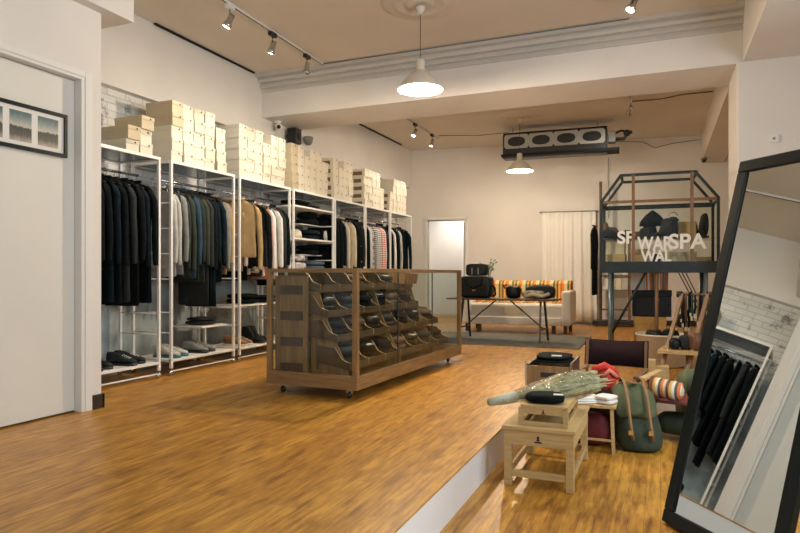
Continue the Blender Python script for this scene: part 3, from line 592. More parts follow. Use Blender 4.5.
# ------------------------------------------------------------ framed pictures on the door wall
t = thing('picture_frame', (-3.92, 2.32, 1.825), 'long black frame with a row of city photographs in a white mount, on the door', 'framed picture')
Lf, Hf, fw = .885, .305, .025
mb = MB(); mb.box(0,.025,0,Lf,0,fw); mb.box(0,.025,0,Lf,Hf-fw,Hf); mb.box(0,.025,0,fw,fw,Hf-fw); mb.box(0,.025,Lf-fw,Lf,fw,Hf-fw); mb.build('frame', M['frame'], t, .002)
MB().box(0,.012,fw,Lf-fw,fw,Hf-fw).build('mount', M['mount'], t)
def photo_mat(i):
    m = bpy.data.materials.new('city_photograph'); m.use_nodes = True; nt = m.node_tree; b = nt.nodes['Principled BSDF']; b.inputs['Roughness'].default_value = .4
    tc = nt.nodes.new('ShaderNodeTexCoord'); sp = nt.nodes.new('ShaderNodeSeparateXYZ'); nt.links.new(tc.outputs['Object'], sp.inputs[0])
    mp = nt.nodes.new('ShaderNodeMapping'); mp.inputs['Scale'].default_value = (1, 60, 16); mp.inputs['Location'].default_value = (0, i*3.1, i); nt.links.new(tc.outputs['Object'], mp.inputs[0])
    n = nt.nodes.new('ShaderNodeTexNoise'); n.inputs['Scale'].default_value = 1.2; n.inputs['Detail'].default_value = 2; nt.links.new(mp.outputs[0], n.inputs[0])
    ad = nt.nodes.new('ShaderNodeMath'); ad.operation = 'MULTIPLY_ADD'; ad.inputs[1].default_value = .045; nt.links.new(n.outputs[0], ad.inputs[0]); nt.links.new(sp.outputs[2], ad.inputs[2])
    r = nt.nodes.new('ShaderNodeValToRGB'); e = r.color_ramp.elements; mr = nt.nodes.new('ShaderNodeMapRange'); mr.inputs[1].default_value = .075; mr.inputs[2].default_value = .26; nt.links.new(ad.outputs[0], mr.inputs[0]); nt.links.new(mr.outputs[0], r.inputs[0])
    e[0].color = (.45,.40,.33,1); e[1].color = (.08,.14,.16,1); e[1].position = 1
    for p, c in ((.22,(.10,.09,.08,1)),(.42,(.05,.06,.06,1)),(.50,(.04,.05,.05,1)),(.55,(.55,.52,.45,1)),(.75,(.25,.32,.33,1))):
        q = e.new(p); q.color = c
    nt.links.new(r.outputs[0], b.inputs['Base Color']); return m
for i in range(4):
    y0 = .059 + i*.201; m_ = photo_mat(i); MB().box(.012,.0135,y0,y0+.155,.053,.252).build('photograph', m_, t)
# baseboards done; shoes
def shoe(mb_up, mb_so, L=.29, w=.10, h=.10, boot=0):
    prof = [(-.5,.42,.95),(-.46,.62,1.0),(-.3,.68,1.0),(-.12,.68,.92),(.05,.78,.62),(.2,.92,.5),(.35,.92,.42),(.46,.70,.33),(.5,.35,.2)]
    rings = []
    for (x, ww, hh) in prof:
        r_ = []
        for k in range(14):
            a = 2*PI*k/14; r_.append((x*L, ww*w/2*math.cos(a), .022 + (h*hh+boot*(1 if x < -.1 else 0))*(.5+.5*math.sin(a))))
        rings.append(r_)
    mb_up.loft(rings)
    so = []
    for z in (0, .024):
        so.append([(x*L*1.02, ww*w/2*1.08, z) for x, ww, _ in prof] + [(x*L*1.02, -ww*w/2*1.08, z) for x, ww, _ in prof[::-1]])
    mb_so.loft(so); return
def shoes(x, y, z, rz, um, sm, lab, boot=0, n0=None):
    for k in (0, 1):
        t = thing('boot' if boot else 'shoe', (x + (k*.13-.065)*-math.sin(rz), y + (k*.13-.065)*math.cos(rz), z+.001), f'{lab}, {"first" if k==0 else "second"} of its pair', 'shoe', None, rz + (.08 if k else -.05))
        a, b = MB(), MB(); shoe(a, b, boot=boot); a.build('upper', um, t); b.build('sole', sm, t)
        mb = MB()
        for q in range(4): mb.tube([(.02+q*.022,-.022,.088-q*.008),(.02+q*.022,0,.098-q*.008),(.02+q*.022,.022,.088-q*.008)], .003, 5)
        mb.build('laces', M['whitebook'] if um != M['leather'] else M['charcoal'], t)
SZ = .160
shoes(-4.60,4.02,SZ,.25,M['leather'],M['blackm'],'black laced shoe low on the first rack')
shoes(-4.60,4.40,SZ,.25,M['charcoal'],M['blackm'],'dark trainer low on the first rack')
shoes(-4.60,4.98,SZ,.2,M['lgrey'],M['teal'],'pale shoe with a teal sole low on the second rack')
shoes(-4.60,5.40,SZ,.2,M['greyf'],M['blackm'],'grey shoe with a dark sole low on the second rack')
shoes(-4.60,6.08,SZ,.2,M['tan'],M['rubber'],'tan suede shoe low on the third rack')
shoes(-4.60,6.42,SZ,.2,M['leather'],M['blackm'],'black shoe low on the third rack', .08)
def folded(x, y, z, sx, sy, sz, m, lab, cat='folded garment', nm='folded_garment', rz=0, seed=1, layers=2, group=None, p=3.2):
    t = thing(nm, (x, y, z+.001), lab, cat, group, rz)
    for k in range(layers):
        mb = MB(); blob(mb, (R.uniform(-.008,.008), R.uniform(-.008,.008), sz/layers*(k+.5)), sx*(1-.04*k), sy*(1-.03*k), sz/layers*1.02, 20, 8, p, .03, seed+k); mb.build('folded_layer', m, t)
    return t
# shelf contents on the open fourth rack and the half shelves
folded(-4.68,7.45,1.912,.34,.5,.10,M['black'],'black folded stack on the top shelf of the open fourth rack', rz=.1)
folded(-4.68,7.85,1.912,.30,.26,.07,M['charcoal'],'dark grey folded stack on the top shelf of the open fourth rack')
t = thing('cap', (-4.60,7.32,1.483), 'pale straw hat on the middle shelf of the open fourth rack', 'hat')
MB().lathe([(.001,.13),(.05,.125),(.085,.10),(.095,.05),(.10,.012),(.001,.01)], n=22).build('crown', M['cream'], t); MB().lathe([(.09,.012),(.15,.006),(.16,.002),(.15,.0),(.09,.004)], n=24).build('brim', M['beige'], t)
folded(-4.72,7.85,1.708,.30,.28,.18,M['black'],'black folded stack on the small upper shelf of the fourth rack')
folded(-4.70,7.82,1.483,.32,.34,.15,M['navy'],'navy folded stack beside the straw hat', seed=5)
folded(-4.72,7.85,1.277,.30,.28,.14,M['black'],'black folded stack on the small lower shelf of the fourth rack', seed=6)
folded(-4.60,7.30,1.063,.3,.3,.20,M['st_blob'],'mottled folded stack at the lower shelf of the fourth rack', seed=8)
folded(-4.62,7.80,1.063,.32,.4,.12,M['denim'],'blue folded jeans at the lower shelf of the fourth rack', seed=9)
tag(MB().tube([(-4.47,7.93,1.62),(-4.47,7.93,1.53),(-4.47,7.95,1.49)], [.02,.03,.02], 10).build('scent_bottle', M['lgrey']), 'small pale bottle on the middle shelf of the open fourth rack', 'bottle')
folded(-4.7,6.3,.643,.34,.36,.12,M['black'],'black folded stack on the low half shelf of the third rack', seed=11)
folded(-4.68,6.68,.643,.34,.26,.09,M['navy'],'navy folded stack on the low half shelf of the third rack', seed=12)
folded(-4.72,5.58,.443,.3,.3,.08,M['charcoal'],'dark folded stack on the low half shelf of the second rack', seed=14)
# khaki jacket hooked on the front of the third rack, turned to the room
t = garment('jacket', .74, M['khaki'], (-4.50, 5.97, 1.93), 'khaki jacket hanging twisted at the near end of the third rack', None, rad(14), var=3); hanger((-4.50,5.97,1.93), 'dark hanger of the twisted khaki jacket', None, rad(14))
t = garment('jacket', .82, M['black'], (-4.47, 6.10, 1.91), 'black jacket hanging twisted beside the khaki one on the third rack', None, rad(20), var=4); hanger((-4.47,6.10,1.91), 'dark hanger of the twisted black jacket', None, rad(20))

# ------------------------------------------------------------ glass display case on casters
CA = rad(2.0)
cs = thing('display_case', (-2.19, 4.385, 0), 'long glazed wooden display case on casters in the middle of the shop', 'display case', None, -CA)
CW, CL, z0, z1 = .86, 2.50, .085, 1.045   # local: x from -CW to 0, y from 0 to CL
f = .042
for (x, y) in ((-CW,0),(-f,0),(-CW,CL-f),(-f,CL-f)): MB().box(x,x+f,y,y+f,z0+.11,z1-.03).build('corner_post', M['oak'], cs, .002)
MB().box(-CW,0,-.001,f,z0,z0+.11).build('end_board', M['oakx'], cs, .002); MB().box(-CW,0,CL-f,CL+.001,z0,z0+.11).build('end_board', M['oakx'], cs, .002)
mb = MB(); mb.box(-CW+.001,-.001,f,CL-f,z0,z0+.045); mb.box(-CW,-CW+f,f,CL-f,z0+.045,z0+.11); mb.box(-f,0,f,CL-f,z0+.045,z0+.11); mb.build('base_frame', M['oakh'], cs, .002)
MB().box(-CW,0,-.001,f,z1-.032,z1).build('upper_end_rail', M['oakx'], cs, .002); MB().box(-CW,0,CL-f,CL+.001,z1-.032,z1).build('upper_end_rail', M['oakx'], cs, .002)
mb = MB(); mb.box(-CW,-CW+f,f,CL-f,z1-.032,z1); mb.box(-f,0,f,CL-f,z1-.032,z1); mb.build('upper_frame', M['oakh'], cs, .002)
MB().box(-CW+f,-f,f,CL-f,z1-.010,z1-.004).build('top_glass', M['glass'], cs)
MB().box(-CW+f,-f,.018,.024,z0+.11,z1-.032).build('end_glass', M['vglass'], cs)
MB().box(-CW+f,-f,CL-.024,CL-.018,z0+.11,z1-.032).build('end_glass', M['glass'], cs)
MB().box(-.024,-.018,f,CL-f,z0+.11,z1-.032).build('front_glass', M['vglass'], cs)
for k in (1, 2): MB().box(-.034,-.026,CL*k/3-.009,CL*k/3+.009,z0+.11,z1-.032).build('glazing_bar', M['blackm'], cs)
for (x, y) in ((-CW+.10,.10),(-.12,.10),(-CW+.10,CL-.12),(-.12,CL-.12)):
    c = MB(); c.box(x-.03,x+.03,y-.03,y+.03,z0-.008,z0); c.bar((x-.016,y,.03),(x-.016,y,z0-.008),.006,.02); c.bar((x+.016,y,.03),(x+.016,y,z0-.008),.006,.02); c.build('caster_fork', M['chrome'], cs)
    w_ = MB(); w_.lathe([(.001,-.011),(.026,-.011),(.029,0),(.026,.011),(.001,.011)], (x, y, .0295), 14, axis='x'); w_.build('caster_wheel', M['blackm'], cs)
# drawer carcass on the staff side
du = MB(); du.box(-CW+.045,-CW+.07,.06,CL-.30,z0+.046,z1-.06)
du.box(-CW+.07,-.50,.06,.085,z0+.046,z1-.06); du.box(-CW+.07,-.50,CL-.33,CL-.30,z0+.046,z1-.06)
du.build('carcass', M['oak'], cs)
for k in range(4):
    zz = z0+.10+k*.215; MB().box(-CW+.10,-.54,.054,.0605,zz,zz+.075).build('recess', M['dwood'], cs)
# stepped display shelves with curved dividers
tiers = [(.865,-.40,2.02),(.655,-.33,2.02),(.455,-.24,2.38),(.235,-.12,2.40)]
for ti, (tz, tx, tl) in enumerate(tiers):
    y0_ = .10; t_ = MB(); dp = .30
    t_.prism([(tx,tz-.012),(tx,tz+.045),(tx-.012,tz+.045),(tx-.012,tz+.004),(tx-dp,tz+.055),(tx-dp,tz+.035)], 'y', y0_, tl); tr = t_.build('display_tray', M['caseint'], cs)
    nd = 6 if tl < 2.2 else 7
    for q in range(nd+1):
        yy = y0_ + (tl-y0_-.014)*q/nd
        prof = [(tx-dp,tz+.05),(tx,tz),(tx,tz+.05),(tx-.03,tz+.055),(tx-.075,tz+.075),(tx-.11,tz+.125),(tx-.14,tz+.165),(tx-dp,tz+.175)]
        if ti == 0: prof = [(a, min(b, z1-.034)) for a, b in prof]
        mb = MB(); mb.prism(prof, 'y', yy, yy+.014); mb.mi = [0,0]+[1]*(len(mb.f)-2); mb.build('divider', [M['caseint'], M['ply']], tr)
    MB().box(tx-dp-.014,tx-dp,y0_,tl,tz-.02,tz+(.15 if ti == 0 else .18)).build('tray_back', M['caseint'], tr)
mb = MB()
for yy in (.10, 1.1, 2.0): mb.prism([(-.50,z0+.046),(-.14,z0+.046),(-.14,.22),(-.26,.44),(-.35,.64),(-.42,.85),(-.50,.85)], 'y', yy+.016, yy+.03)
mb.build('stepped_support', M['oak'], cs)
CM = Matrix.Translation((-2.19,4.385,0)) @ Matrix.Rotation(-CA,4,'Z')
cn = ['black','leather','navy','charcoal','brownf']
row_name = ['top','second','third','lowest']
for ti, (tz, tx, tl) in enumerate(tiers):
    nd = 6 if tl < 2.2 else 7
    for q in range(nd):
        if ti == 0 and q in (0, 1, 3): continue
        yy = .10 + (tl-.114)*(q+.5)/nd + .007; m = cn[(q*2+ti) % 5]; p = CM @ V((tx-.155, yy, tz+.038))
        hh = .12 if ti else .09
        t = folded(p.x, p.y, p.z, .20, .24, hh, M[m], f'{ {"black":"black","leather":"black leather","navy":"navy","charcoal":"dark grey","brownf":"brown"}[m]} folded goods, {ORD[q+1]} compartment, {row_name[ti]} tray of the display case', 'folded goods', 'folded_goods', -CA, ti*10+q, 2, 'folded goods in the display case')
        t.rotation_euler = (0, rad(9), -CA)
        if (q+ti) % 3 == 1: MB().box(.02,.07,-.05,.05,hh*.96,hh*.96+.004).build('swing_tag', M['whitebook'], t)
# fan of brown card wallets standing on the second tray end
for k in range(9):
    p = CM @ V((-.42+.005*k, 1.62+.028*k, .905)); t = tag(MB().box(-.10,.10,-.010,.010,0,.105).build('leather_wallet', M['brl'] if k % 2 else M['tan'], None), f'{"brown" if k%2 else "tan"} wallet, {ORD[k+1]} in the row standing in the top tray of the display case', 'wallet', 'wallets standing in a row in the display case'); t.location = p; t.rotation_euler = (rad(-12), rad(4), -CA)

# ------------------------------------------------------------ back of the shop: rug, sofa, table with bags
tag(MB().box(-1.22,1.22,-.85,.85,.0,.012).build('rug', M['rug'], None, loc=(-2.22,9.42,.0005)), 'dark grey striped rug lying under the folding table', 'rug')
t = thing('sofa', (-2.27, 10.45, 0), 'white two-seat sofa against the back wall with a striped throw', 'sofa', None, rad(1))
sw = .92
def pad(x0,x1,y0,y1,z0_,z1_,nm,m,bv=.035): return MB().box(x0,x1,y0,y1,z0_,z1_).build(nm, m, t, bv)
pad(-sw+.14,sw-.14,.03,.62,.17,.50,'seat',M['sofa']); pad(-sw+.14,sw-.14,.58,.86,.17,.84,'backrest',M['sofa'])
pad(-sw,-sw+.15,0,.86,.15,.72,'armrest',M['sofa']); pad(sw-.15,sw,0,.86,.15,.72,'armrest',M['sofa']); pad(-sw+.15,sw-.15,.015,.8,.145,.28,'seat_base',M['sofa'],.015)
for (x, y) in ((-sw+.09,.08),(sw-.09,.08),(-sw+.30,.08),(sw-.28,.08),(-sw+.09,.78),(sw-.09,.78)): MB().box(x-.03,x+.03,y-.03,y+.03,0.013 if y<.2 else .001,.16).build('leg', M['dwood'], t)
MB().box(-.02-.16,.14,-.004,.002,.33,.44).build('fabric_patch', mat('cream_patch', (.70,.60,.42), .8), t)
mb = MB(); q = [(.90,.55),(.89,.80),(.86,.865),(.72,.875),(.60,.865),(.555,.82),(.55,.66),(.545,.52),(.30,.515),(.30,.505),(.535,.505),(.54,.66),(.545,.83),(.59,.876),(.72,.888),(.87,.877),(.90,.81),(.91,.55)]
mb.prism(q, 'x', -.74, .86); th = tag(mb.build('throw', M['blanket'], None, loc=(-2.27,10.45,0)), 'striped orange, yellow and green throw over the sofa back', 'blanket'); th.rotation_euler = (0,0,rad(1))

ta = thing('folding_table', (-2.19, 9.3, .0135), 'dark narrow trestle table with bags on it, before the sofa', 'table', None, rad(-5))
MB().box(-.82,.82,-.26,.26,.600,.622).build('tabletop', M['dwood'], ta, .003)
for sx in (-1, 1):
    for sy in (-1, 1): MB().bar((sx*.60,sy*.10,.60),(sx*.62,sy*.24,.0),.028,.028).build('leg', M['blackm'], ta)
    MB().bar((sx*.613,-.19,.18),(sx*.613,.19,.18),.022).build('cross_bar', M['blackm'], ta)
    MB().tube([(sx*.10,0,.598),(sx*.35,0,.40),(sx*.613,0,.18)], .010, 6).build('brace', M['blackm'], ta)
TM = Matrix.Translation((-2.19,9.3,0)) @ Matrix.Rotation(rad(-5),4,'Z'); TZ = .6375
def on_table(x, y): p = TM @ V((x, y, TZ)); return p
p = on_table(-.42, 0); b = thing('holdall', p, 'large black holdall bag standing on the trestle table', 'bag', None, rad(-5))
mb = MB(); blob(mb, (0,0,.165), .50, .26, .33, 28, 12, 7, .01, 3); mb.build('body', M['leather'], b)
mb = MB(); mb.box(-.21,.21,-.140,-.128,.03,.17); mb.build('front_pocket', M['leather'], b, .01)
mb = MB(); mb.tube([(-.13,-.12,.30),(-.12,-.15,.20),(0,-.152,.15),(.12,-.15,.20),(.13,-.12,.30)], .012, 6); mb.build('handle', M['black'], b)
MB().box(-.02,.03,-.145,-.140,.11,.125).build('label_tab', M['orangebook'], b)
mb = MB(); mb.tube([(-.25,0,.10),(-.30,.0,.14),(-.32,0,.08),(-.29,-.0,.03),(-.25,0,.04)], .016, 6); mb.build('side_strap', M['greyf'], b)
mb = MB(); mb.tube([(.25,0,.2),(.29,0,.15),(.30,0,.05),(.26,0,.02)], .016, 6); mb.build('side_strap', M['black'], b)
b = thing('shoulder_case', V(p)+V((.01,.0,.331)), 'small black case on top of the black holdall', 'bag', None, rad(-5))
mb = MB(); blob(mb, (0,0,.095), .34, .18, .19, 24, 10, 5, .012, 9); mb.build('body', M['leather'], b); mb = MB(); mb.box(-.11,.11,-.098,-.09,.03,.10); mb.build('front_pocket', M['charcoal'], b, .006)
for q in (-.05,.05): MB().box(q-.008,q+.008,-.103,-.098,.02,.13).build('strap', M['greyf'], b)
p = on_table(-.30, .18); b = thing('potted_sprig', p, 'green leafy sprig in a slim dark vase behind the black bags', 'plant')
MB().lathe([(.001,0),(.03,0),(.035,.1),(.025,.2),(.018,.26),(.015,.26),(.001,.2)], n=14).build('vase', M['charcoal'], b)
mb = MB(); rr = random.Random(4)
for k in range(8):
    a = rr.uniform(0,6.28); tip = V((.11*math.cos(a), .04*math.sin(a), .50+rr.uniform(0,.09))); mb.tube([(0,0,.2),(tip.x*.4,tip.y*.4,.38),tip], .003, 5)
    for j in range(4):
        c = V((0,0,.3)).lerp(tip, .5+.16*j); dx = V((.045*math.cos(a+j*2), .03, .02)); mb.add([c, c+dx*.5+V((0,0,.012)), c+dx, c+dx*.5-V((0,0,.012))], [(0,1,2,3)])
mb.build('foliage', M['leaf'], b)
p = on_table(.16, 0); b = thing('drawstring_pouch', p, 'small black drawstring pouch standing alone in the middle of the trestle table', 'bag')
mb = MB(); mb.loft([[V((r_*math.cos(a)*(1+.06*math.sin(3*a)), r_*math.sin(a)*.8, z)) for a in [2*PI*k/20 for k in range(20)]] for r_, z in ((.05,0),(.095,.01),(.115,.07),(.12,.13),(.10,.165),(.085,.18))]); mb.build('body', M['leather'], b)
mb = MB(); mb.tube([(-.1,-.06,.15),(-.03,-.09,.19),(.05,-.08,.16),(.11,-.03,.19)], .012, 6); mb.build('flap', M['greyf'], b); mb = MB(); mb.tube([(-.12,0,.14),(-.15,0,.19),(-.10,0,.2)], .012, 6); mb.build('strap', M['black'], b)
p = on_table(.56, 0); b = thing('rolled_jacket', p, 'rolled grey and cream camouflage jacket on the end of the trestle table', 'jacket', None, rad(-5))
mb = MB(); blob(mb, (.02,.02,.10), .42, .26, .20, 26, 10, 3, .07, 5); mb.build('hood', M['charcoal'], b)
mb = MB(); blob(mb, (-.06,-.08,.065), .34, .18, .12, 24, 10, 3, .09, 6); mb.build('body', mat('camouflage', (.46,.42,.32), .85, nscale=16, c2=(.10,.11,.09)), b)
mb = MB(); mb.tube([(-.18,-.16,.03),(-.05,-.18,.07),(.08,-.17,.04),(.17,-.12,.08)], .026, 8); mb.build('sleeve', M['beige'], b)
M['dcanvas'] = mat('dark_canvas', (.022,.010,.011), .9, spec=.15, bump=.1)
M['cglass'] = glass_mat('caged_cabinet_glass', (.95,.97,.96), .35)
# ------------------------------------------------------------ wooden rack, coat and magazines at the back wall
def ladder(x0, x1, y, h, lab):
    t = thing('ladder_rack', (x0, y, 0), lab, 'rack', None, 0); w_ = x1-x0
    MB().box(0,.05,0,.045,.08,h).build('upright', M['dwood'], t); MB().box(w_-.05,w_,0,.045,.08,h*.64).build('upright', M['mwood'], t)
    MB().box(-.12,w_+.35,-.08,.20,.03,.10).build('base', M['blackm'], t)
    for z in (.30,.72,1.28,1.60): MB().box(.05,w_-.05,.01,.035,z,z+.035).build('rail', M['mwood'], t)
    for z in (.70, .98, 1.26):
        MB().box(.05,w_-.05,-.07,0,z-.01,z).build('magazine_ledge', M['blackm'], t)
    for x in (-.05, w_+.28): mb = MB(); mb.lathe([(.001,-.015),(.028,-.015),(.028,.015),(.001,.015)], (x,-.04,.029), 12, axis='x'); mb.build('wheel', M['greyf'], t)
    return t
ladder(-1.09, -.52, 12.60, 2.78, 'tall dark wooden ladder rack with magazine ledges standing at the back wall')
for r_, z in enumerate((.72-.018, 1.0-.018, 1.28-.018)):
    for k in range(4):
        o = tag(MB().box(0,.105,0,.02,0,.22).build('magazine', [M['whitebook'], M['paper'], M['cream'], M['lgrey']][(k+r_) % 4], None, loc=(-1.03+.118*k, 12.565, z+.0)), f'pale magazine, {ORD[k+1]} on the {["lowest","middle","highest"][r_]} ledge of the ladder rack', 'magazine', 'magazines on the ladder rack'); o.rotation_euler = (rad(-4),0,0); o.location.y = 12.555
t = garment('coat', 1.38, M['black'], (-1.17, 12.50, 1.98), 'black coat hanging from the tall post of the ladder rack', None, rad(86), var=5)
hanger((-1.17,12.50,1.98), 'dark hanger of the coat on the ladder rack', None, rad(86))

# ------------------------------------------------------------ caged glass cabinet on steel legs
cb = thing('glass_cabinet', (-.66, 7.75, 0), 'blue-black steel display cabinet with sloped glass roof on tall tube legs', 'cabinet', None, rad(1.5))
W_, D_, zb, zm, zt = 1.27, .62, 1.015, 1.86, 2.17
mb = MB(); mb.box(0,W_,0,D_,zb,zb+.02); mb.box(0,W_,0,.05,zb+.02,zb+.13); mb.box(0,W_,D_-.05,D_,zb+.02,zb+.13); mb.box(0,.05,.05,D_-.05,zb+.02,zb+.13); mb.box(W_-.05,W_,.05,D_-.05,zb+.02,zb+.13); mb.build('base_tray', M['steel'], cb)
for (x, y) in ((.11,.03),(W_-.14,.03),(.11,D_-.04),(W_-.14,D_-.04)): MB().tube([(x,y,0.001),(x,y,zb)], .024, 12).build('leg', M['steelpost'], cb)
MB().tube([(.62,.04,.001),(.62,.04,zb)], .020, 10).build('leg', M['mwood'], cb)
mb = MB(); mb.tube([(.13,.04,.30),(.50,.04,zb)], .014, 8); mb.build('brace', M['steel'], cb)
for k in range(3): MB().tube([(W_-.42+.04*k,.04+.03*k,zb),(W_-.13+.03*k,.04+.05*k,.42)], .006, 6).build('brace', M['blackm'], cb)
c = .030
for (x, y) in ((0,0),(W_-c,0),(0,D_-c),(W_-c,D_-c)): MB().box(x,x+c,y,y+c,zb+.13,zm).build('corner_post', M['steel'], cb)
for (x, m) in ((.35,M['mwood']),(W_-.30,M['mwood'])): MB().box(x,x+.034,-.004,.026,zb+.13,zt-.02).build('glazing_post', m, cb)
for y in (0, D_-c):
    MB().box(c,W_-c,y,y+c,zm-.03,zm).build('middle_rail', M['mwood'] if y == 0 else M['steel'], cb)
    MB().box(.22,W_-.24,y,y+c,zt-.03,zt).build('ridge_rail', M['steel'], cb)
    for (xa, xb) in ((.012,.23),(W_-.012,W_-.25)): MB().bar((xa,y+c/2,zm-.01),(xb,y+c/2,zt-.015),.03).build('roof_strut', M['steel'], cb)
for x in (0, W_-c): MB().box(x,x+c,c,D_-c,zm-.03,zm).build('middle_rail', M['steel'], cb)
for x in (.22, W_-.25): MB().box(x,x+.03,c,D_-c,zt-.03,zt).build('ridge_rail', M['steel'], cb)
MB().box(c,W_-c,D_*.35,D_*.35+.02,zm-.09,zm-.07).build('inner_rail', M['steel'], cb)
MB().box(c,W_-c,.012,.016,zb+.13,zm-.03).build('front_glass', M['cglass'], cb)
MB().box(c,W_-c,D_-.02,D_-.016,zb+.13,zm-.03).build('back_glass', M['cglass'], cb)
for x in (.012, W_-.016): MB().box(x,x+.004,c,D_-c,zb+.13,zm-.03).build('side_glass', M['cglass'], cb)
MB().prism([(.04,zm),(.235,zt-.03),(W_-.255,zt-.03),(W_-.04,zm)], 'y', .012, .016).build('roof_glass', M['cglass'], cb)
mb = MB(); mb.box(c,W_-c,c,D_-c,1.40,1.41); mb.build('glass_shelf', M['cglass'], cb)
def words_(txt, x, z, size, y=-.0055, wx=1):
    cu_ = bpy.data.curves.new('t', 'FONT'); cu_.body = txt; cu_.size = size; cu_.extrude = .001; cu_.offset = .006
    o = bpy.data.objects.new('t', cu_); col.objects.link(o); bpy.context.view_layer.update()
    me = bpy.data.meshes.new_from_object(o.evaluated_get(bpy.context.evaluated_depsgraph_get())); bpy.data.objects.remove(o)
    me.materials.clear(); me.materials.append(M['letter']); l = bpy.data.objects.new('lettering', me); col.objects.link(l); l.parent = cb; l.location = (x, y, z); l.rotation_euler = (PI/2, 0, 0); l.scale = (wx, 1, 1)
words_('SP', .19, 1.36, .20, .009); words_('WAR', .415, 1.275, .22, .009, .72); words_('SPA', .745, 1.29, .235, -.007); words_('WAL', .455, 1.145, .18, .009, .8)
CB = Matrix.Translation((-.66,7.75,0)) @ Matrix.Rotation(rad(1.5),4,'Z')
def incab(x, y, z): return CB @ V((x, y, z))
def crate_at(p, sx, sy, sz, m, lab, rz=0, nm='cardboard_box', group=None):
    t = thing(nm, p, lab, 'box', group, rz)
    MB().box(-sx/2,sx/2,-sy/2,sy/2,0,sz*.82).build('body', m, t, .002); MB().box(-sx/2-.004,sx/2+.004,-sy/2-.004,sy/2+.004,sz*.82,sz).build('lid', m, t, .002)
    return t
zf = zb+.021
crate_at(incab(.17,.30,zf), .22,.34,.20,M['kraft'],'brown card box behind the letters SP in the glass cabinet')
crate_at(incab(.17,.32,zf+.201), .20,.3,.15,M['box2'],'tan box on top of the brown card box in the glass cabinet')
crate_at(incab(.44,.34,zf), .20,.3,.26,M['kraft'],'brown upright box beside the brown post in the glass cabinet')
crate_at(incab(.86,.32,zf), .38,.3,.22,M['box2'],'wide tan box under the letters SPA in the glass cabinet')
crate_at(incab(1.12,.32,zf), .16,.3,.16,M['kraft'],'small brown box at the cabinet end')
crate_at(incab(.90,.35,1.411), .30,.24,.20,M['kraft'],'brown box on the glass shelf of the cabinet')
def shoe_one(p, rz, m, lab, boot=0, sc_=1.0):
    t = thing('boot' if boot else 'shoe', p, lab, 'shoe', None, rz); a, b_ = MB(), MB(); shoe(a, b_, boot=boot); a.build('upper', m, t); b_.build('sole', M['blackm'], t); t.scale = (sc_,)*3; return t
shoe_one(incab(.16,.20,1.412), .1, M['charcoal'], 'dark shoe on the shelf at the SP end of the cabinet'); shoe_one(incab(.20,.42,1.412), .2, M['brl'], 'brown shoe on the shelf at the SP end of the cabinet', .05)
shoe_one(incab(.66,.16,1.412), 2.8, M['leather'], 'black ankle boot in the middle of the cabinet shelf', .12); shoe_one(incab(.62,.40,1.412), .3, M['leather'], 'second black ankle boot in the middle of the cabinet shelf', .16)
shoe_one(incab(1.10,.24,1.412), 1.9, M['charcoal'], 'dark boot at the far end of the cabinet shelf', .16)
t = thing('hooded_jacket', incab(.58,.30,1.575), 'black hooded jacket peaking up in the middle of the glass cabinet', 'jacket')
mb = MB(); mb.loft([[V((a_*math.cos(q)*(1+.1*math.sin(3*q)), b_*math.sin(q), z)) for q in [2*PI*k/18 for k in range(18)]] for a_, b_, z in ((.15,.10,0),(.14,.09,.05),(.09,.06,.12),(.03,.025,.17),(.012,.012,.185))]); mb.build('body', M['black'], t)
t = thing('lantern', incab(.80,.20,1.412), 'dark lantern with a ring handle on the cabinet shelf', 'lantern')
MB().lathe([(.001,0),(.07,0),(.072,.02),(.055,.03),(.06,.14),(.05,.2),(.07,.215),(.04,.25),(.001,.26)], n=18).build('body', M['charcoal'], t); mb = MB(); mb.tube([(.045*math.cos(a), 0, .27+.04*math.sin(a)) for a in [rad(-10+20*k) for k in range(11)]], .006, 6); mb.build('handle', M['chrome'], t)
# under the cabinet: trunk, carton, books, tub
t = thing('trunk', (-.15,8.35,.36), 'black trunk on a carton under the glass cabinet', 'trunk'); t.location = (-.10,8.30,.488)
MB().box(-.22,.22,-.18,.18,0,.30).build('body', M['leather'], t, .01); MB().box(-.225,.225,-.185,.185,.24,.315).build('lid', M['leather'], t, .008)
crate_at((-.12,8.25,.001), .36,.34,.485,M['yel'],'ochre wooden carton under the black trunk',0,'wooden_crate')
crate_at((-.26,8.30,.804), .16,.24,.24,M['paper'],'cream file box on the black trunk',0)
for k in range(11):
    o = tag(MB().box(0,.021,0,.2,0,.25+.01*(k % 3)).build('book', [M['orangebook'],M['whitebook'],M['orangebook'],M['brl'],M['tan']][k % 5], None, loc=(-.165+.0225*k,8.18,.805)), f'{["orange","white","orange","brown","tan"][k%5]} book, {ORD[k+1]} in the row on the black trunk', 'book', 'books on the black trunk'); o.rotation_euler = (0, rad(-2+k*.4), 0)
t = thing('tub', (.02,7.40,0.001), 'round white enamel tub on the raised floor before the cabinet legs', 'tub')
mb = MB(); mb.lathe([(.001,0),(.20,0),(.23,.02),(.27,.33),(.285,.335),(.285,.35),(.255,.35),(.22,.03),(.001,.015)], n=40); mb.build('basin', M['bin'], t)
for k in range(6):
    a = k*1.05; folded(.02+.12*math.cos(a),7.40+.12*math.sin(a),.03+.0*k,.12,.12,.36,M[['black','charcoal','brownf','olive','leather','navy'][k]],f'{["black","dark grey","brown","olive","black leather","navy"][k]} bundle in the white tub','bundle','bundle',a,40+k,1)
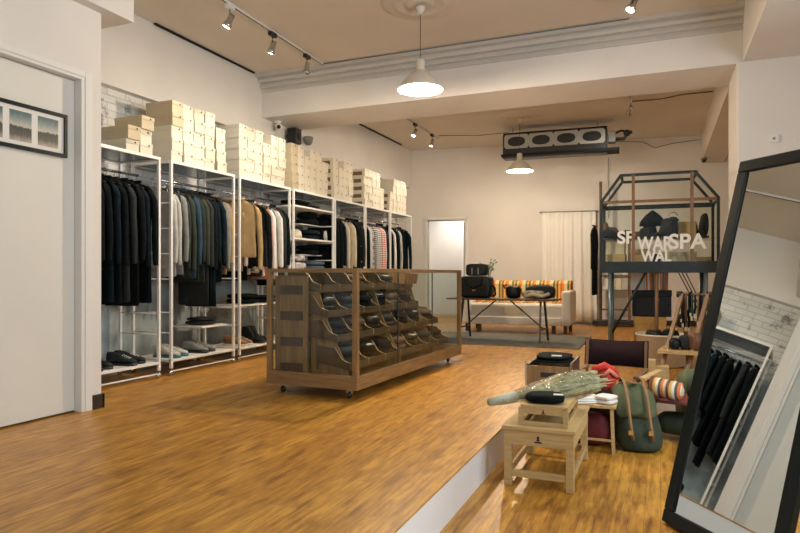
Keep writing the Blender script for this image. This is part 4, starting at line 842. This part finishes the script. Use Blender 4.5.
# A-frame stand hung with leather goods
st = thing('drying_stand', (0.30,6.55,0.001), 'folding brown wooden stand hung with dark leather goods beside the mirror', 'stand', None, rad(-8))
for x in (-.11, .11):
    MB().bar((x,0,.81),(x-.16,-.42,0),.034,.022).build('leg', M['mwood'], st); MB().bar((x,.02,.81),(x+.02,.40,0),.034,.022).build('leg', M['mwood'], st)
MB().tube([(-.14,.01,.805),(.14,.01,.805)], .014, 8).build('cross_rod', M['mwood'], st)
MB().box(-.28,.24,-.36,.02,.27,.30).build('shelf', M['ply'], st); MB().box(-.26,.20,.05,.30,.27,.29).build('shelf', M['dwood'], st)
for x in (-.14,.14): MB().lathe([(.001,-.02),(.03,-.02),(.03,.02),(.001,.02)], (x,.01,.805), 12, axis='x').build('end_knob', M['blackm'], st)
rr = random.Random(12)
for k in range(9):
    x = .30 - .10 + .026*k; yy = 6.57; Ls = rr.uniform(.18,.38); m = [M['leather'],M['brl'],M['black'],M['dgreen'],M['leather'],M['tan']][k % 6]
    mb = MB(); mb.tube([(0,-.03,-Ls),(0,-.024,-.08),(0,-.018,.012),(0,0,.024),(0,.018,.012),(0,.02,-Ls*.8)], .008, 6, sq=.6)
    t = thing('leather_strap', (x, yy-(x-.3)*.14*0-.0, .797), f'{["black leather","brown leather","black cloth","green","shiny black","tan"][k%6]} strap, {ORD[k+1]} over the rod of the wooden stand', 'strap', 'straps over the wooden stand', rad(-8)); mb.build('strap_loop', m, t)
    MB().box(-.010,.010,-.045,-.028,-Ls-.03,-Ls+.01).build('buckle', M['brass'] if k % 2 else M['chrome'], t)
for k in range(5):
    m = [M['leather'],M['charcoal'],M['brl'],M['leather'],M['dgreen']][k]; folded(.12+.085*k,6.36+.02*(k%2)-.012*k,.302,.10,.16,.10+.03*(k%3),m,f'{["black leather","dark grey","brown leather","glossy black","dark green"][k]} pouch, {ORD[k+1]} on the shelf of the wooden stand','pouch','pouch',.2*k,60+k,1)
t = thing('wooden_block', (-.08,6.15,.001), 'pale wooden display blocks beside the wooden stand', 'blocks')
MB().box(-.07,.04,-.05,.06,0,.22).build('tall_block', M['pine'], t, .003); MB().box(.045,.15,-.06,.05,0,.17).build('short_block', M['pine'], t, .003)
for k in range(5):
    x = .24+.10*k; t = thing('glass_jar', (x,6.04+.03*(k%2),.001), f'glass jar with dark lid, {ORD[k+1]} of the row at the edge of the raised floor', 'jar', 'glass jars on the raised floor')
    MB().lathe([(.001,0),(.036,0),(.038,.10),(.028,.125),(.001,.125)], n=16).build('jar_body', M['vglass'], t); MB().lathe([(.001,.125),(.031,.125),(.031,.15),(.001,.15)], n=16).build('lid', M['blackm'], t)
    MB().lathe([(.001,.004),(.03,.004),(.032,.05+.01*k),(.001,.052+.01*k)], n=12).build('contents', M['whitebook'] if k % 2 else M['brl'], t)

# ------------------------------------------------------------ sunken floor: bench, crates, bouquet, stool, packs, chairs
def logo(parent, x, y, z, s_, m):
    mb = MB()
    mb.prism([(x-.5*s_,z),(x+.5*s_,z),(x+.42*s_,z+.18*s_),(x-.42*s_,z+.18*s_)], 'y', y-.0012, y); mb.prism([(x-.22*s_,z+.26*s_),(x+.22*s_,z+.26*s_),(x+.12*s_,z+.5*s_),(x+.16*s_,z+.7*s_),(x,z+.95*s_),(x-.16*s_,z+.7*s_),(x-.12*s_,z+.5*s_)], 'y', y-.0012, y)
    mb.build('printed_logo', m, parent)
bn = thing('low_bench', (-.635, 3.90, LO), 'low pale wooden bench with a small crown-like print, nearest on the sunken floor', 'bench')
bn['label'] = 'low pale wooden bench with a small dark print, standing on the sunken floor'
bw, bl, bh = .195, .36, .345
MB().box(-bw-.01,bw+.01,-bl-.01,bl+.01,bh-.022,bh).build('tabletop', M['pine'], bn, .003)
mb = MB(); mb.box(-bw,bw,-bl,-bl+.02,bh-.105,bh-.022); mb.box(-bw,bw,bl-.02,bl,bh-.105,bh-.022); mb.box(-bw,-bw+.02,-bl+.02,bl-.02,bh-.105,bh-.022); mb.box(bw-.02,bw,-bl+.02,bl-.02,bh-.105,bh-.022); mb.build('apron', M['pine'], bn, .002)
for sx in (-1,1):
    for sy in (-1,1): x=sx*(bw-.022); y=sy*(bl-.022); MB().box(x-.021,x+.021,y-.021,y+.021,.001,bh-.03).build('leg', M['pine'], bn, .002)
MB().box(-bw+.04,bw-.04,-bl+.008,-bl+.028,.055,.095).build('stretcher', M['pine'], bn); MB().box(-bw+.04,bw-.04,bl-.028,bl-.008,.055,.095).build('stretcher', M['pine'], bn)
for sx in (-1,1): x=sx*(bw-.018); MB().box(x-.01,x+.01,-bl+.04,bl-.04,.055,.095).build('stretcher', M['pine'], bn)
logo(bn, .0, -bl-.0005, bh-.085, .045, M['hole'])
BZ = LO+bh
cr = thing('small_crate', (-.615,3.82,BZ+.001), 'small open pine crate standing on the low bench', 'crate')
cw, cl = .125, .22
MB().box(-cw-.008,cw+.008,-cl,cl,.098,.115).build('crate_top', M['pine'], cr, .002)
for sy in (-1,1):
    MB().box(-cw,cw,sy*cl-.008,sy*cl+.008,.065,.098).build('slat', M['pine'], cr); MB().box(-cw,cw,sy*cl-.008,sy*cl+.008,0,.022).build('slat', M['pine'], cr)
for sx in (-1,1):
    MB().box(sx*cw-.008,sx*cw+.008,-cl,cl,.068,.098).build('slat', M['pine'], cr); MB().box(sx*cw-.008,sx*cw+.008,-cl,cl,0,.022).build('slat', M['pine'], cr)
    for sy in (-1,1): MB().box(sx*cw-.016,sx*cw+.012,sy*cl-.012,sy*cl+.014,0,.098).build('corner_block', M['pine'], cr)
logo(cr, .0, -cl-.0085, .068, .026, M['hole'])
t = folded(-.615,3.72,BZ+.117,.225,.20,.052,M['black'],'black knitted beanie with a white label lying on the small pine crate','beanie','beanie',.1,5,1)
MB().box(.04,.095,-.07,-.035,.050,.056).build('white_label', M['whitebook'], t, .003)
# bouquet in cellophane
bq = thing('bouquet', (-.78,3.62,.325), 'long bouquet of dried green stems in clear cellophane, lying across the crates', 'bouquet')
bq.location = (0,0,0)
A, B = V((-.835,3.68,.262)), V((-.40,4.20,.315)); ax = (B-A).normalized(); sd = ax.cross(V((0,0,1))).normalized(); up = sd.cross(ax)
rr = random.Random(21); mb = MB()
for k in range(70):
    a = rr.uniform(0,6.28); q = rr.random()**.5; off = sd*math.cos(a)*q + up*math.sin(a)*q*.5; L = rr.uniform(.75,1.0)
    p0 = A + off*.018; p1 = A + ax*.24 + off*.06; p2 = A + ax*(.70*L-.12) + off*.125; p3 = A + ax*(.70*L) + off*.13
    mb.tube([p0,p1,p2,p3], [.005,.007,.017,.006], 6)
mb.build('stems', M['stalk'], bq)
mb = MB()
for k in range(70):
    a = rr.uniform(0,6.28); q = rr.uniform(.6,1); off = sd*math.cos(a)*q*.12 + up*math.sin(a)*q*.065; c = A + ax*rr.uniform(.28,.68) + off; l_ = ax*rr.uniform(.06,.11)+off*.15; w_ = sd*.018
    mb.add([c-l_, c-w_+up*.004, c+l_, c+w_+up*.004], [(0,1,2,3)])
mb.build('leaves', mat('silver_green_leaf', (.44,.46,.27), .7, noise=.3, nscale=20), bq)
mb = MB(); rings = []
for i in range(15):
    s_ = i/14; r_ = .030 + .115*min(1, s_*1.35)**1.2; rings.append([A - ax*.10 + ax*.70*s_ + (sd*math.cos(q)*r_ + up*math.sin(q)*r_*.56)*(1+.07*math.sin(5*q+9*s_)) for q in [2*PI*k/22 for k in range(22)]])
mb.loft(rings, cap=False)
fm = glass_mat('cellophane_film', (.93,.94,.90), 3.2)
nt = fm.node_tree; nn = nt.nodes.new('ShaderNodeTexNoise'); nn.inputs['Scale'].default_value = 26; bp = nt.nodes.new('ShaderNodeBump'); bp.inputs['Strength'].default_value = 1; bp.inputs['Distance'].default_value = .02; nt.links.new(nn.outputs[0], bp.inputs['Height'])
for nd_ in nt.nodes:
    if nd_.type in ('BSDF_GLOSSY','LAYER_WEIGHT'): nt.links.new(bp.outputs[0], nd_.inputs['Normal'])
mb.build('cellophane', fm, bq)
MB().tube([A-ax*.14, A-ax*.05, A+ax*.05], [.022,.030,.036], 14).build('wrapped_stem_end', mat('pale_green_wrap', (.42,.44,.34), .6), bq)
# wooden crate with black fabric on it
ck = thing('record_crate', (-.745,4.78,LO+.001), 'tall wooden crate with a slot handle, standing beside the platform edge', 'crate')
sx, sy, hh = .160, .22, .575
mb = MB(); mb.box(-sx,sx,-sy,-sy+.016,.0,hh-.03); mb.build('front_board', M['oak'], ck); MB().box(-sx,-sx+.016,-sy+.016,sy,0,hh-.02).build('side_board', M['dwood'], ck); MB().box(sx-.016,sx,-sy+.016,sy,0,hh-.02).build('side_board', M['dwood'], ck); MB().box(-sx,sx,sy,sy+.016,0,hh-.02).build('rear_board', M['oak'], ck); MB().box(-sx+.016,sx-.016,-sy+.016,sy,0,.02).build('bottom_board', M['oak'], ck)
MB().box(-.055,.055,-sy-.001,-sy+.002,hh-.11,hh-.075).build('slot_handle', M['hole'], ck)
for y in (-sy-.006, sy+.006): MB().box(-sx-.006,-sx+.006,y,y+.011,0,hh).build('steel_edging', M['chrome'], ck); MB().box(sx-.006,sx+.006,y,y+.011,0,hh).build('steel_edging', M['chrome'], ck)
MB().box(sx-.006,sx+.006,-sy+.006,sy,hh-.012,hh).build('steel_edging', M['chrome'], ck)
t = folded(-.745,4.79,LO+hh-.018,.27,.36,.05,M['black'],'black folded garments heaped on the tall wooden crate','folded garments','folded_garment',.05,31,2); MB().box(.0,.07,-.12,-.08,.048,.054).build('white_label', M['whitebook'], t)
# folding stool with shirts
so_ = thing('folding_stool', (-.455,4.60,LO+.001), 'thin-legged wooden folding stool carrying white cloths, behind the low bench', 'stool')
MB().box(-.18,.18,-.20,.21,.305,.325).build('tabletop', M['ply'], so_, .003)
for (x,y) in ((-.165,-.18),(.165,-.18),(-.165,.19),(.165,.19)): MB().bar((x*.92,y*.92,.306),(x,y,0),.022,.022).build('leg', M['pine'] if y < 0 else M['blackm'], so_)
MB().bar((-.15,-.178,.09),(.15,-.178,.09),.014).build('stretcher', M['pine'], so_)
SZ2 = LO+.327
t = folded(-.50,4.50,SZ2,.22,.19,.04,M['white'],'white folded shirt lying on the folding stool','shirt','folded_shirt',.5,71,3,None,6)
t = folded(-.35,4.50,SZ2,.13,.14,.055,M['white'],'crumpled white cloth at the edge of the folding stool','cloth','cloth',-.4,73,2,None,5)
t = folded(-.40,4.70,SZ2,.28,.16,.05,M['black'],'black folded garment at the rear of the folding stool','folded garment','folded_garment',-.2,75,1)
t = folded(-.46,4.66,LO+.001,.26,.22,.22,M['dred'],'dark red cloth bag on the floor under the folding stool','bag','cloth_bag',0,77,1)
t = thing('red_jacket', (-.41,5.0,LO+.30), 'bright red rolled jacket between the tall crate and the green pack', 'jacket')
mb = MB(); blob(mb,(0,0,.11),.19,.20,.20,22,10,2.4,.10,81); mb.build('body', M['red'], t)
mb = MB(); mb.tube([(-.06,-.08,.18),(.02,-.06,.22),(.08,-.02,.18),(.10,0,.12)], .03, 10); mb.build('sleeve', M['red'], t)
mb = MB(); mb.tube([(0,-.1,.14),(.06,-.09,.19),(.11,-.06,.14)], .018, 8); mb.build('cuff', mat('pink_trim', (.70,.22,.14), .7), t)
crate_at((-.40,4.98,LO+.001),.24,.22,.298,M['dwood'],'dark box under the bright red jacket',0,'wooden_box')
# green pack
pk = thing('canvas_backpack', (-.165,4.70,LO+.004), 'green canvas backpack with tan straps slumped against the folding stool', 'backpack', None, rad(14))
rr_ = []
for (z, hx, hy, oy, ox) in ((0,.17,.11,-.10,.02),(.015,.215,.14,-.10,.02),(.10,.225,.15,-.085,.01),(.20,.215,.14,-.05,0),(.30,.20,.125,0,-.02),(.37,.18,.12,.05,-.04),(.42,.13,.09,.09,-.05),(.44,.05,.04,.11,-.05)):
    ring = []
    for k in range(28):
        a = 2*PI*k/28; ca, sa = math.cos(a), math.sin(a); q = 1+.035*math.sin(4*a+z*20)+.025*math.sin(7*a-z*31)
        ring.append(V((ox+math.copysign(abs(ca)**.75,ca)*hx*q, oy+math.copysign(abs(sa)**.75,sa)*hy*q, z)))
    rr_.append(ring)
mb = MB(); mb.loft(rr_); mb.build('body', M['qgreen'], pk, subd=1); pk.scale = (.68,.85,.98)
mb = MB(); fl = []
for (y, z, hw) in ((.16,.40,.17),(.08,.452,.19),(-.02,.445,.205),(-.10,.405,.21),(-.165,.34,.205),(-.20,.26,.19)):
    fl.append([V((-.03+hw*t_, y+.02*abs(t_), z - .05*abs(t_)**2 + .012*math.sin(6*t_))) for t_ in [-1+2*k/14 for k in range(15)]])
lo_ = [[p+V((0,.012,-.018)) for p in r_] for r_ in fl]
mb.loft([a_ + b_[::-1] for a_, b_ in zip(fl, lo_)]); mb.build('flap', M['green'], pk, subd=1)
for x in (-.12, .07):
    mb = MB(); pts = [(x,.14,.435),(x,.06,.475),(x,-.03,.470),(x,-.11,.425),(x,-.18,.36),(x+.005,-.225,.26),(x+.02,-.25,.15),(x+.035,-.255,.09)]
    rings = [[V(p)+V((-.016,-.004,0)), V(p)+V((.016,-.004,0)), V(p)+V((.016,.004,.006)), V(p)+V((-.016,.004,.006))] for p in pts]; mb.loft(rings); s_ = mb.build('strap', M['tan'], pk); MB().box(x-.012,x+.03,-.268,-.255,.13,.16).build('buckle', M['brass'], s_)
MB().lathe([(.001,.010),(.04,.010),(.045,0)], (-.03,-.02,.452), 20).build('leather_patch', M['brl'], pk)
# blanket roll and green bag on the low folding chair
def arm_chair(name, loc, rz, lab, wood, cloth, back=True, hs=.30, hb=.66):
    t = thing(name, loc, lab, 'chair', None, rz); w_ = .27 if not back else .238
    for sx in (-1,1):
        MB().bar((sx*w_,-.26,0.012),(sx*w_,.26,0.012),.026,.022).build('floor_runner', wood, t)
        MB().bar((sx*w_,-.24,.02),(sx*w_,.22,hs+.02),.026,.020).build('leg', wood, t); MB().bar((sx*w_,.24,.02),(sx*w_,-.22,hs+.02),.026,.020).build('leg', wood, t)
        MB().bar((sx*w_,-.24,hs+.02),(sx*w_,-.23,hs+.15),.026,.022).build('arm_post', wood, t)
        MB().box(sx*w_-.025,sx*w_+.025,-.27,.22,hs+.15,hs+.172).build('armrest', wood, t, .004)
        if back: MB().bar((sx*w_,.21,hs),(sx*w_,.27,hb),.028,.022).build('back_post', wood, t)
    rings = []
    for k in range(9):
        s_ = k/8; y = -.23+.46*s_; z = hs - .03*math.sin(PI*s_); rings.append([V((-w_,y,z)),V((w_,y,z)),V((w_,y,z+.008)),V((-w_,y,z+.008))])
    MB().loft(rings).build('seat', cloth, t)
    if back:
        rings = []
        for k in range(11):
            s_ = k/10; x = -w_-.02+(2*w_+.04)*s_; dy = .035*math.sin(PI*s_); za, zz = hb-.215, hb+.006-.012*math.sin(PI*s_); rings.append([V((x,.225+dy,za)),V((x,.27+dy,zz)),V((x,.278+dy,zz)),V((x,.233+dy,za))])
        MB().loft(rings).build('backrest', cloth, t)
    return t
arm_chair('camp_chair', (-.375,5.36,LO+.001), rad(-6), 'low wooden camp chair with a wide dark canvas back', M['mwood'], M['dcanvas'], True, .26, .645)
arm_chair('folding_chair', (.20,5.02,LO+.001), rad(-14), 'low pale wooden armchair frame loaded with rolled blankets', M['pine'], M['dred'], False, .29)
t = thing('blanket_roll', (.02,4.96,LO+.372), 'striped orange and white blanket roll on the low pale armchair', 'blanket', None, rad(-20))
mb = MB(); mb.tube([(-.14,0,0),(-.13,0,0),(-.06,0,.005),(.03,.0,0),(.12,.02,-.01),(.13,.02,-.01)], [.03,.065,.073,.07,.065,.03], 20); mb.build('roll', M['blank2'], t)
for q in (-.08, .05):
    mb = MB(); mb.tube([(q,.074*math.cos(a)+.002,.075*math.sin(a)+.004) for a in [2*PI*k/18 for k in range(19)]], .008, 6); mb.build('leather_tie', M['brl'], t)
t = thing('sleeping_bag', (.24,5.06,LO+.375), 'quilted dark green sleeping bag roll on the low pale armchair', 'sleeping bag', None, rad(-14))
mb = MB(); mb.tube([(-.06,0,0),(-.05,0,0),(.05,0,.004),(.16,0,0),(.17,0,0)], [.03,.07,.078,.07,.03], 20); mb.build('roll', M['qgreen'], t)
t = folded(.27,5.45,LO+.001,.34,.24,.46,M['green'],'dark green canvas duffel standing behind the low pale armchair','bag','duffel_bag',.1,91,1); 
MB().lathe([(.001,.008),(.035,.008),(.04,0)], (.05,-.02,.458), 16).build('leather_patch', M['brl'], t)
t = folded(.16,5.02,LO+.04,.38,.26,.15,M['qgreen'],'dark quilted bundle under the seat of the low pale armchair','bundle','bundle',-.2,95,1)

# ------------------------------------------------------------ leaning floor mirror

hd = V((.628,-.778,0)).normalized(); tilt = rad(15); nrm = V((-.778,-.628,0)).normalized(); upv = (V((0,0,1))*math.cos(tilt) - nrm*math.sin(tilt)).normalized(); nn_ = hd.cross(upv); 
if nn_.dot(nrm) < 0: nn_ = -nn_
mi = thing('floor_mirror', (0,0,0), 'tall black framed mirror leaning back on the sunken floor', 'mirror')
O = V((.005,3.30,LO+.012)); MMt = Matrix(((hd.x,upv.x,-nn_.x,O.x),(hd.y,upv.y,-nn_.y,O.y),(hd.z,upv.z,-nn_.z,O.z),(0,0,0,1)))
mw, mh, mf = .66, 1.83, .062
mb = MB(); mb.T = MMt; mb.box(0,mw,0,mf,-.005,.035); mb.box(0,mw,mh-mf,mh,-.005,.035); mb.box(0,mf,mf,mh-mf,-.005,.035); mb.box(mw-mf,mw,mf,mh-mf,-.005,.035); mb.build('frame', M['frame'], mi, .006)
mb = MB(); mb.T = MMt; mb.box(mf-.003,mw-mf+.003,mf-.003,mh-mf+.003,.006,.012); mb.build('mirror_glass', M['mirror'], mi)
mb = MB(); mb.T = MMt; mb.box(.02,mw-.02,.02,mh-.02,.013,.03); mb.build('backing_board', M['dwood'], mi)
for s_ in (.12, mw-.12):
    p = MMt @ V((s_, 1.35, .045)); q = p - nrm*.62; q.z = LO+.012; MB().bar(p, q, .035, .025).build('prop_leg', M['frame'], mi)
p = MMt @ V((.12,.5,.05)); 

# more goods in the caged cabinet
for k, (x, y, z, sx, sy, sz, m, n_) in enumerate([(.30,.30,1.412,.10,.2,.12,'leather','glossy black pouch'),(.42,.32,1.412,.13,.2,.10,'brownf','brown felt bag'),(1.02,.34,1.412,.12,.2,.2,'black','tall black bag'),(.62,.30,1.037,.14,.24,.20,'charcoal','dark grey wash bag'),(.05,.32,1.412,.07,.2,.22,'brl','narrow brown case'),(.50,.18,1.412,.12,.10,.13,'olive','olive bundle')]):
    p = incab(x, y, z); folded(p.x, p.y, p.z, sx, sy, sz, M[m], n_+' inside the glass cabinet', 'bag', 'small_bag', 0, 200+k, 1)
t = thing('wall_outlet', (1.02,7.035,2.32), 'small white outlet plate on the pillar above the leaning mirror', 'outlet')
MB().box(-.04,.04,-.010,.004,-.04,.04).build('plate', M['trim'], t, .003); MB().box(-.012,.012,-.013,-.010,-.01,.01).build('socket', M['greyf'], t)

for k, (x, z, m, n_, w_) in enumerate([(.19,.60,'leather','black camera pouch',.07),(.27,.66,'dgreen','green flask pouch',.06),(.35,.58,'brl','brown leather holster',.06),(.41,.68,'olive','small olive tool pouch',.07)]):
    y = 6.55 - (x-.3)*.14; t = thing('hanging_pouch', (x, y+.045, .803), n_ + ' hanging from the rod of the wooden stand', 'pouch', None, rad(-8))
    mb = MB(); blob(mb, (0,-.03,z-.803-.05), w_, .05, .13, 14, 8, 4, .05, 300+k); mb.build('body', M[m], t)
    MB().tube([(0,-.03,z-.803),(0,-.045,.012),(0,-.035,.025),(0,0,.03),(0,.02,.0),(0,.02,-.1)], .006, 6).build('strap', M['black'], t); MB().box(-.008,.008,-.062,-.055,z-.803-.06,z-.803-.03).build('buckle', M['brass'], t)
t = thing('tripod', (.46,6.22,.001), 'small dark tripod beside the jars at the raised floor edge', 'tripod')
for a in (0,2.1,4.2): MB().tube([(0,0,.34),(.12*math.cos(a),.12*math.sin(a),0)], .008, 6).build('leg', M['blackm'], t)
MB().lathe([(.001,.33),(.02,.33),(.022,.40),(.012,.42),(.001,.42)], n=12).build('head', M['blackm'], t)
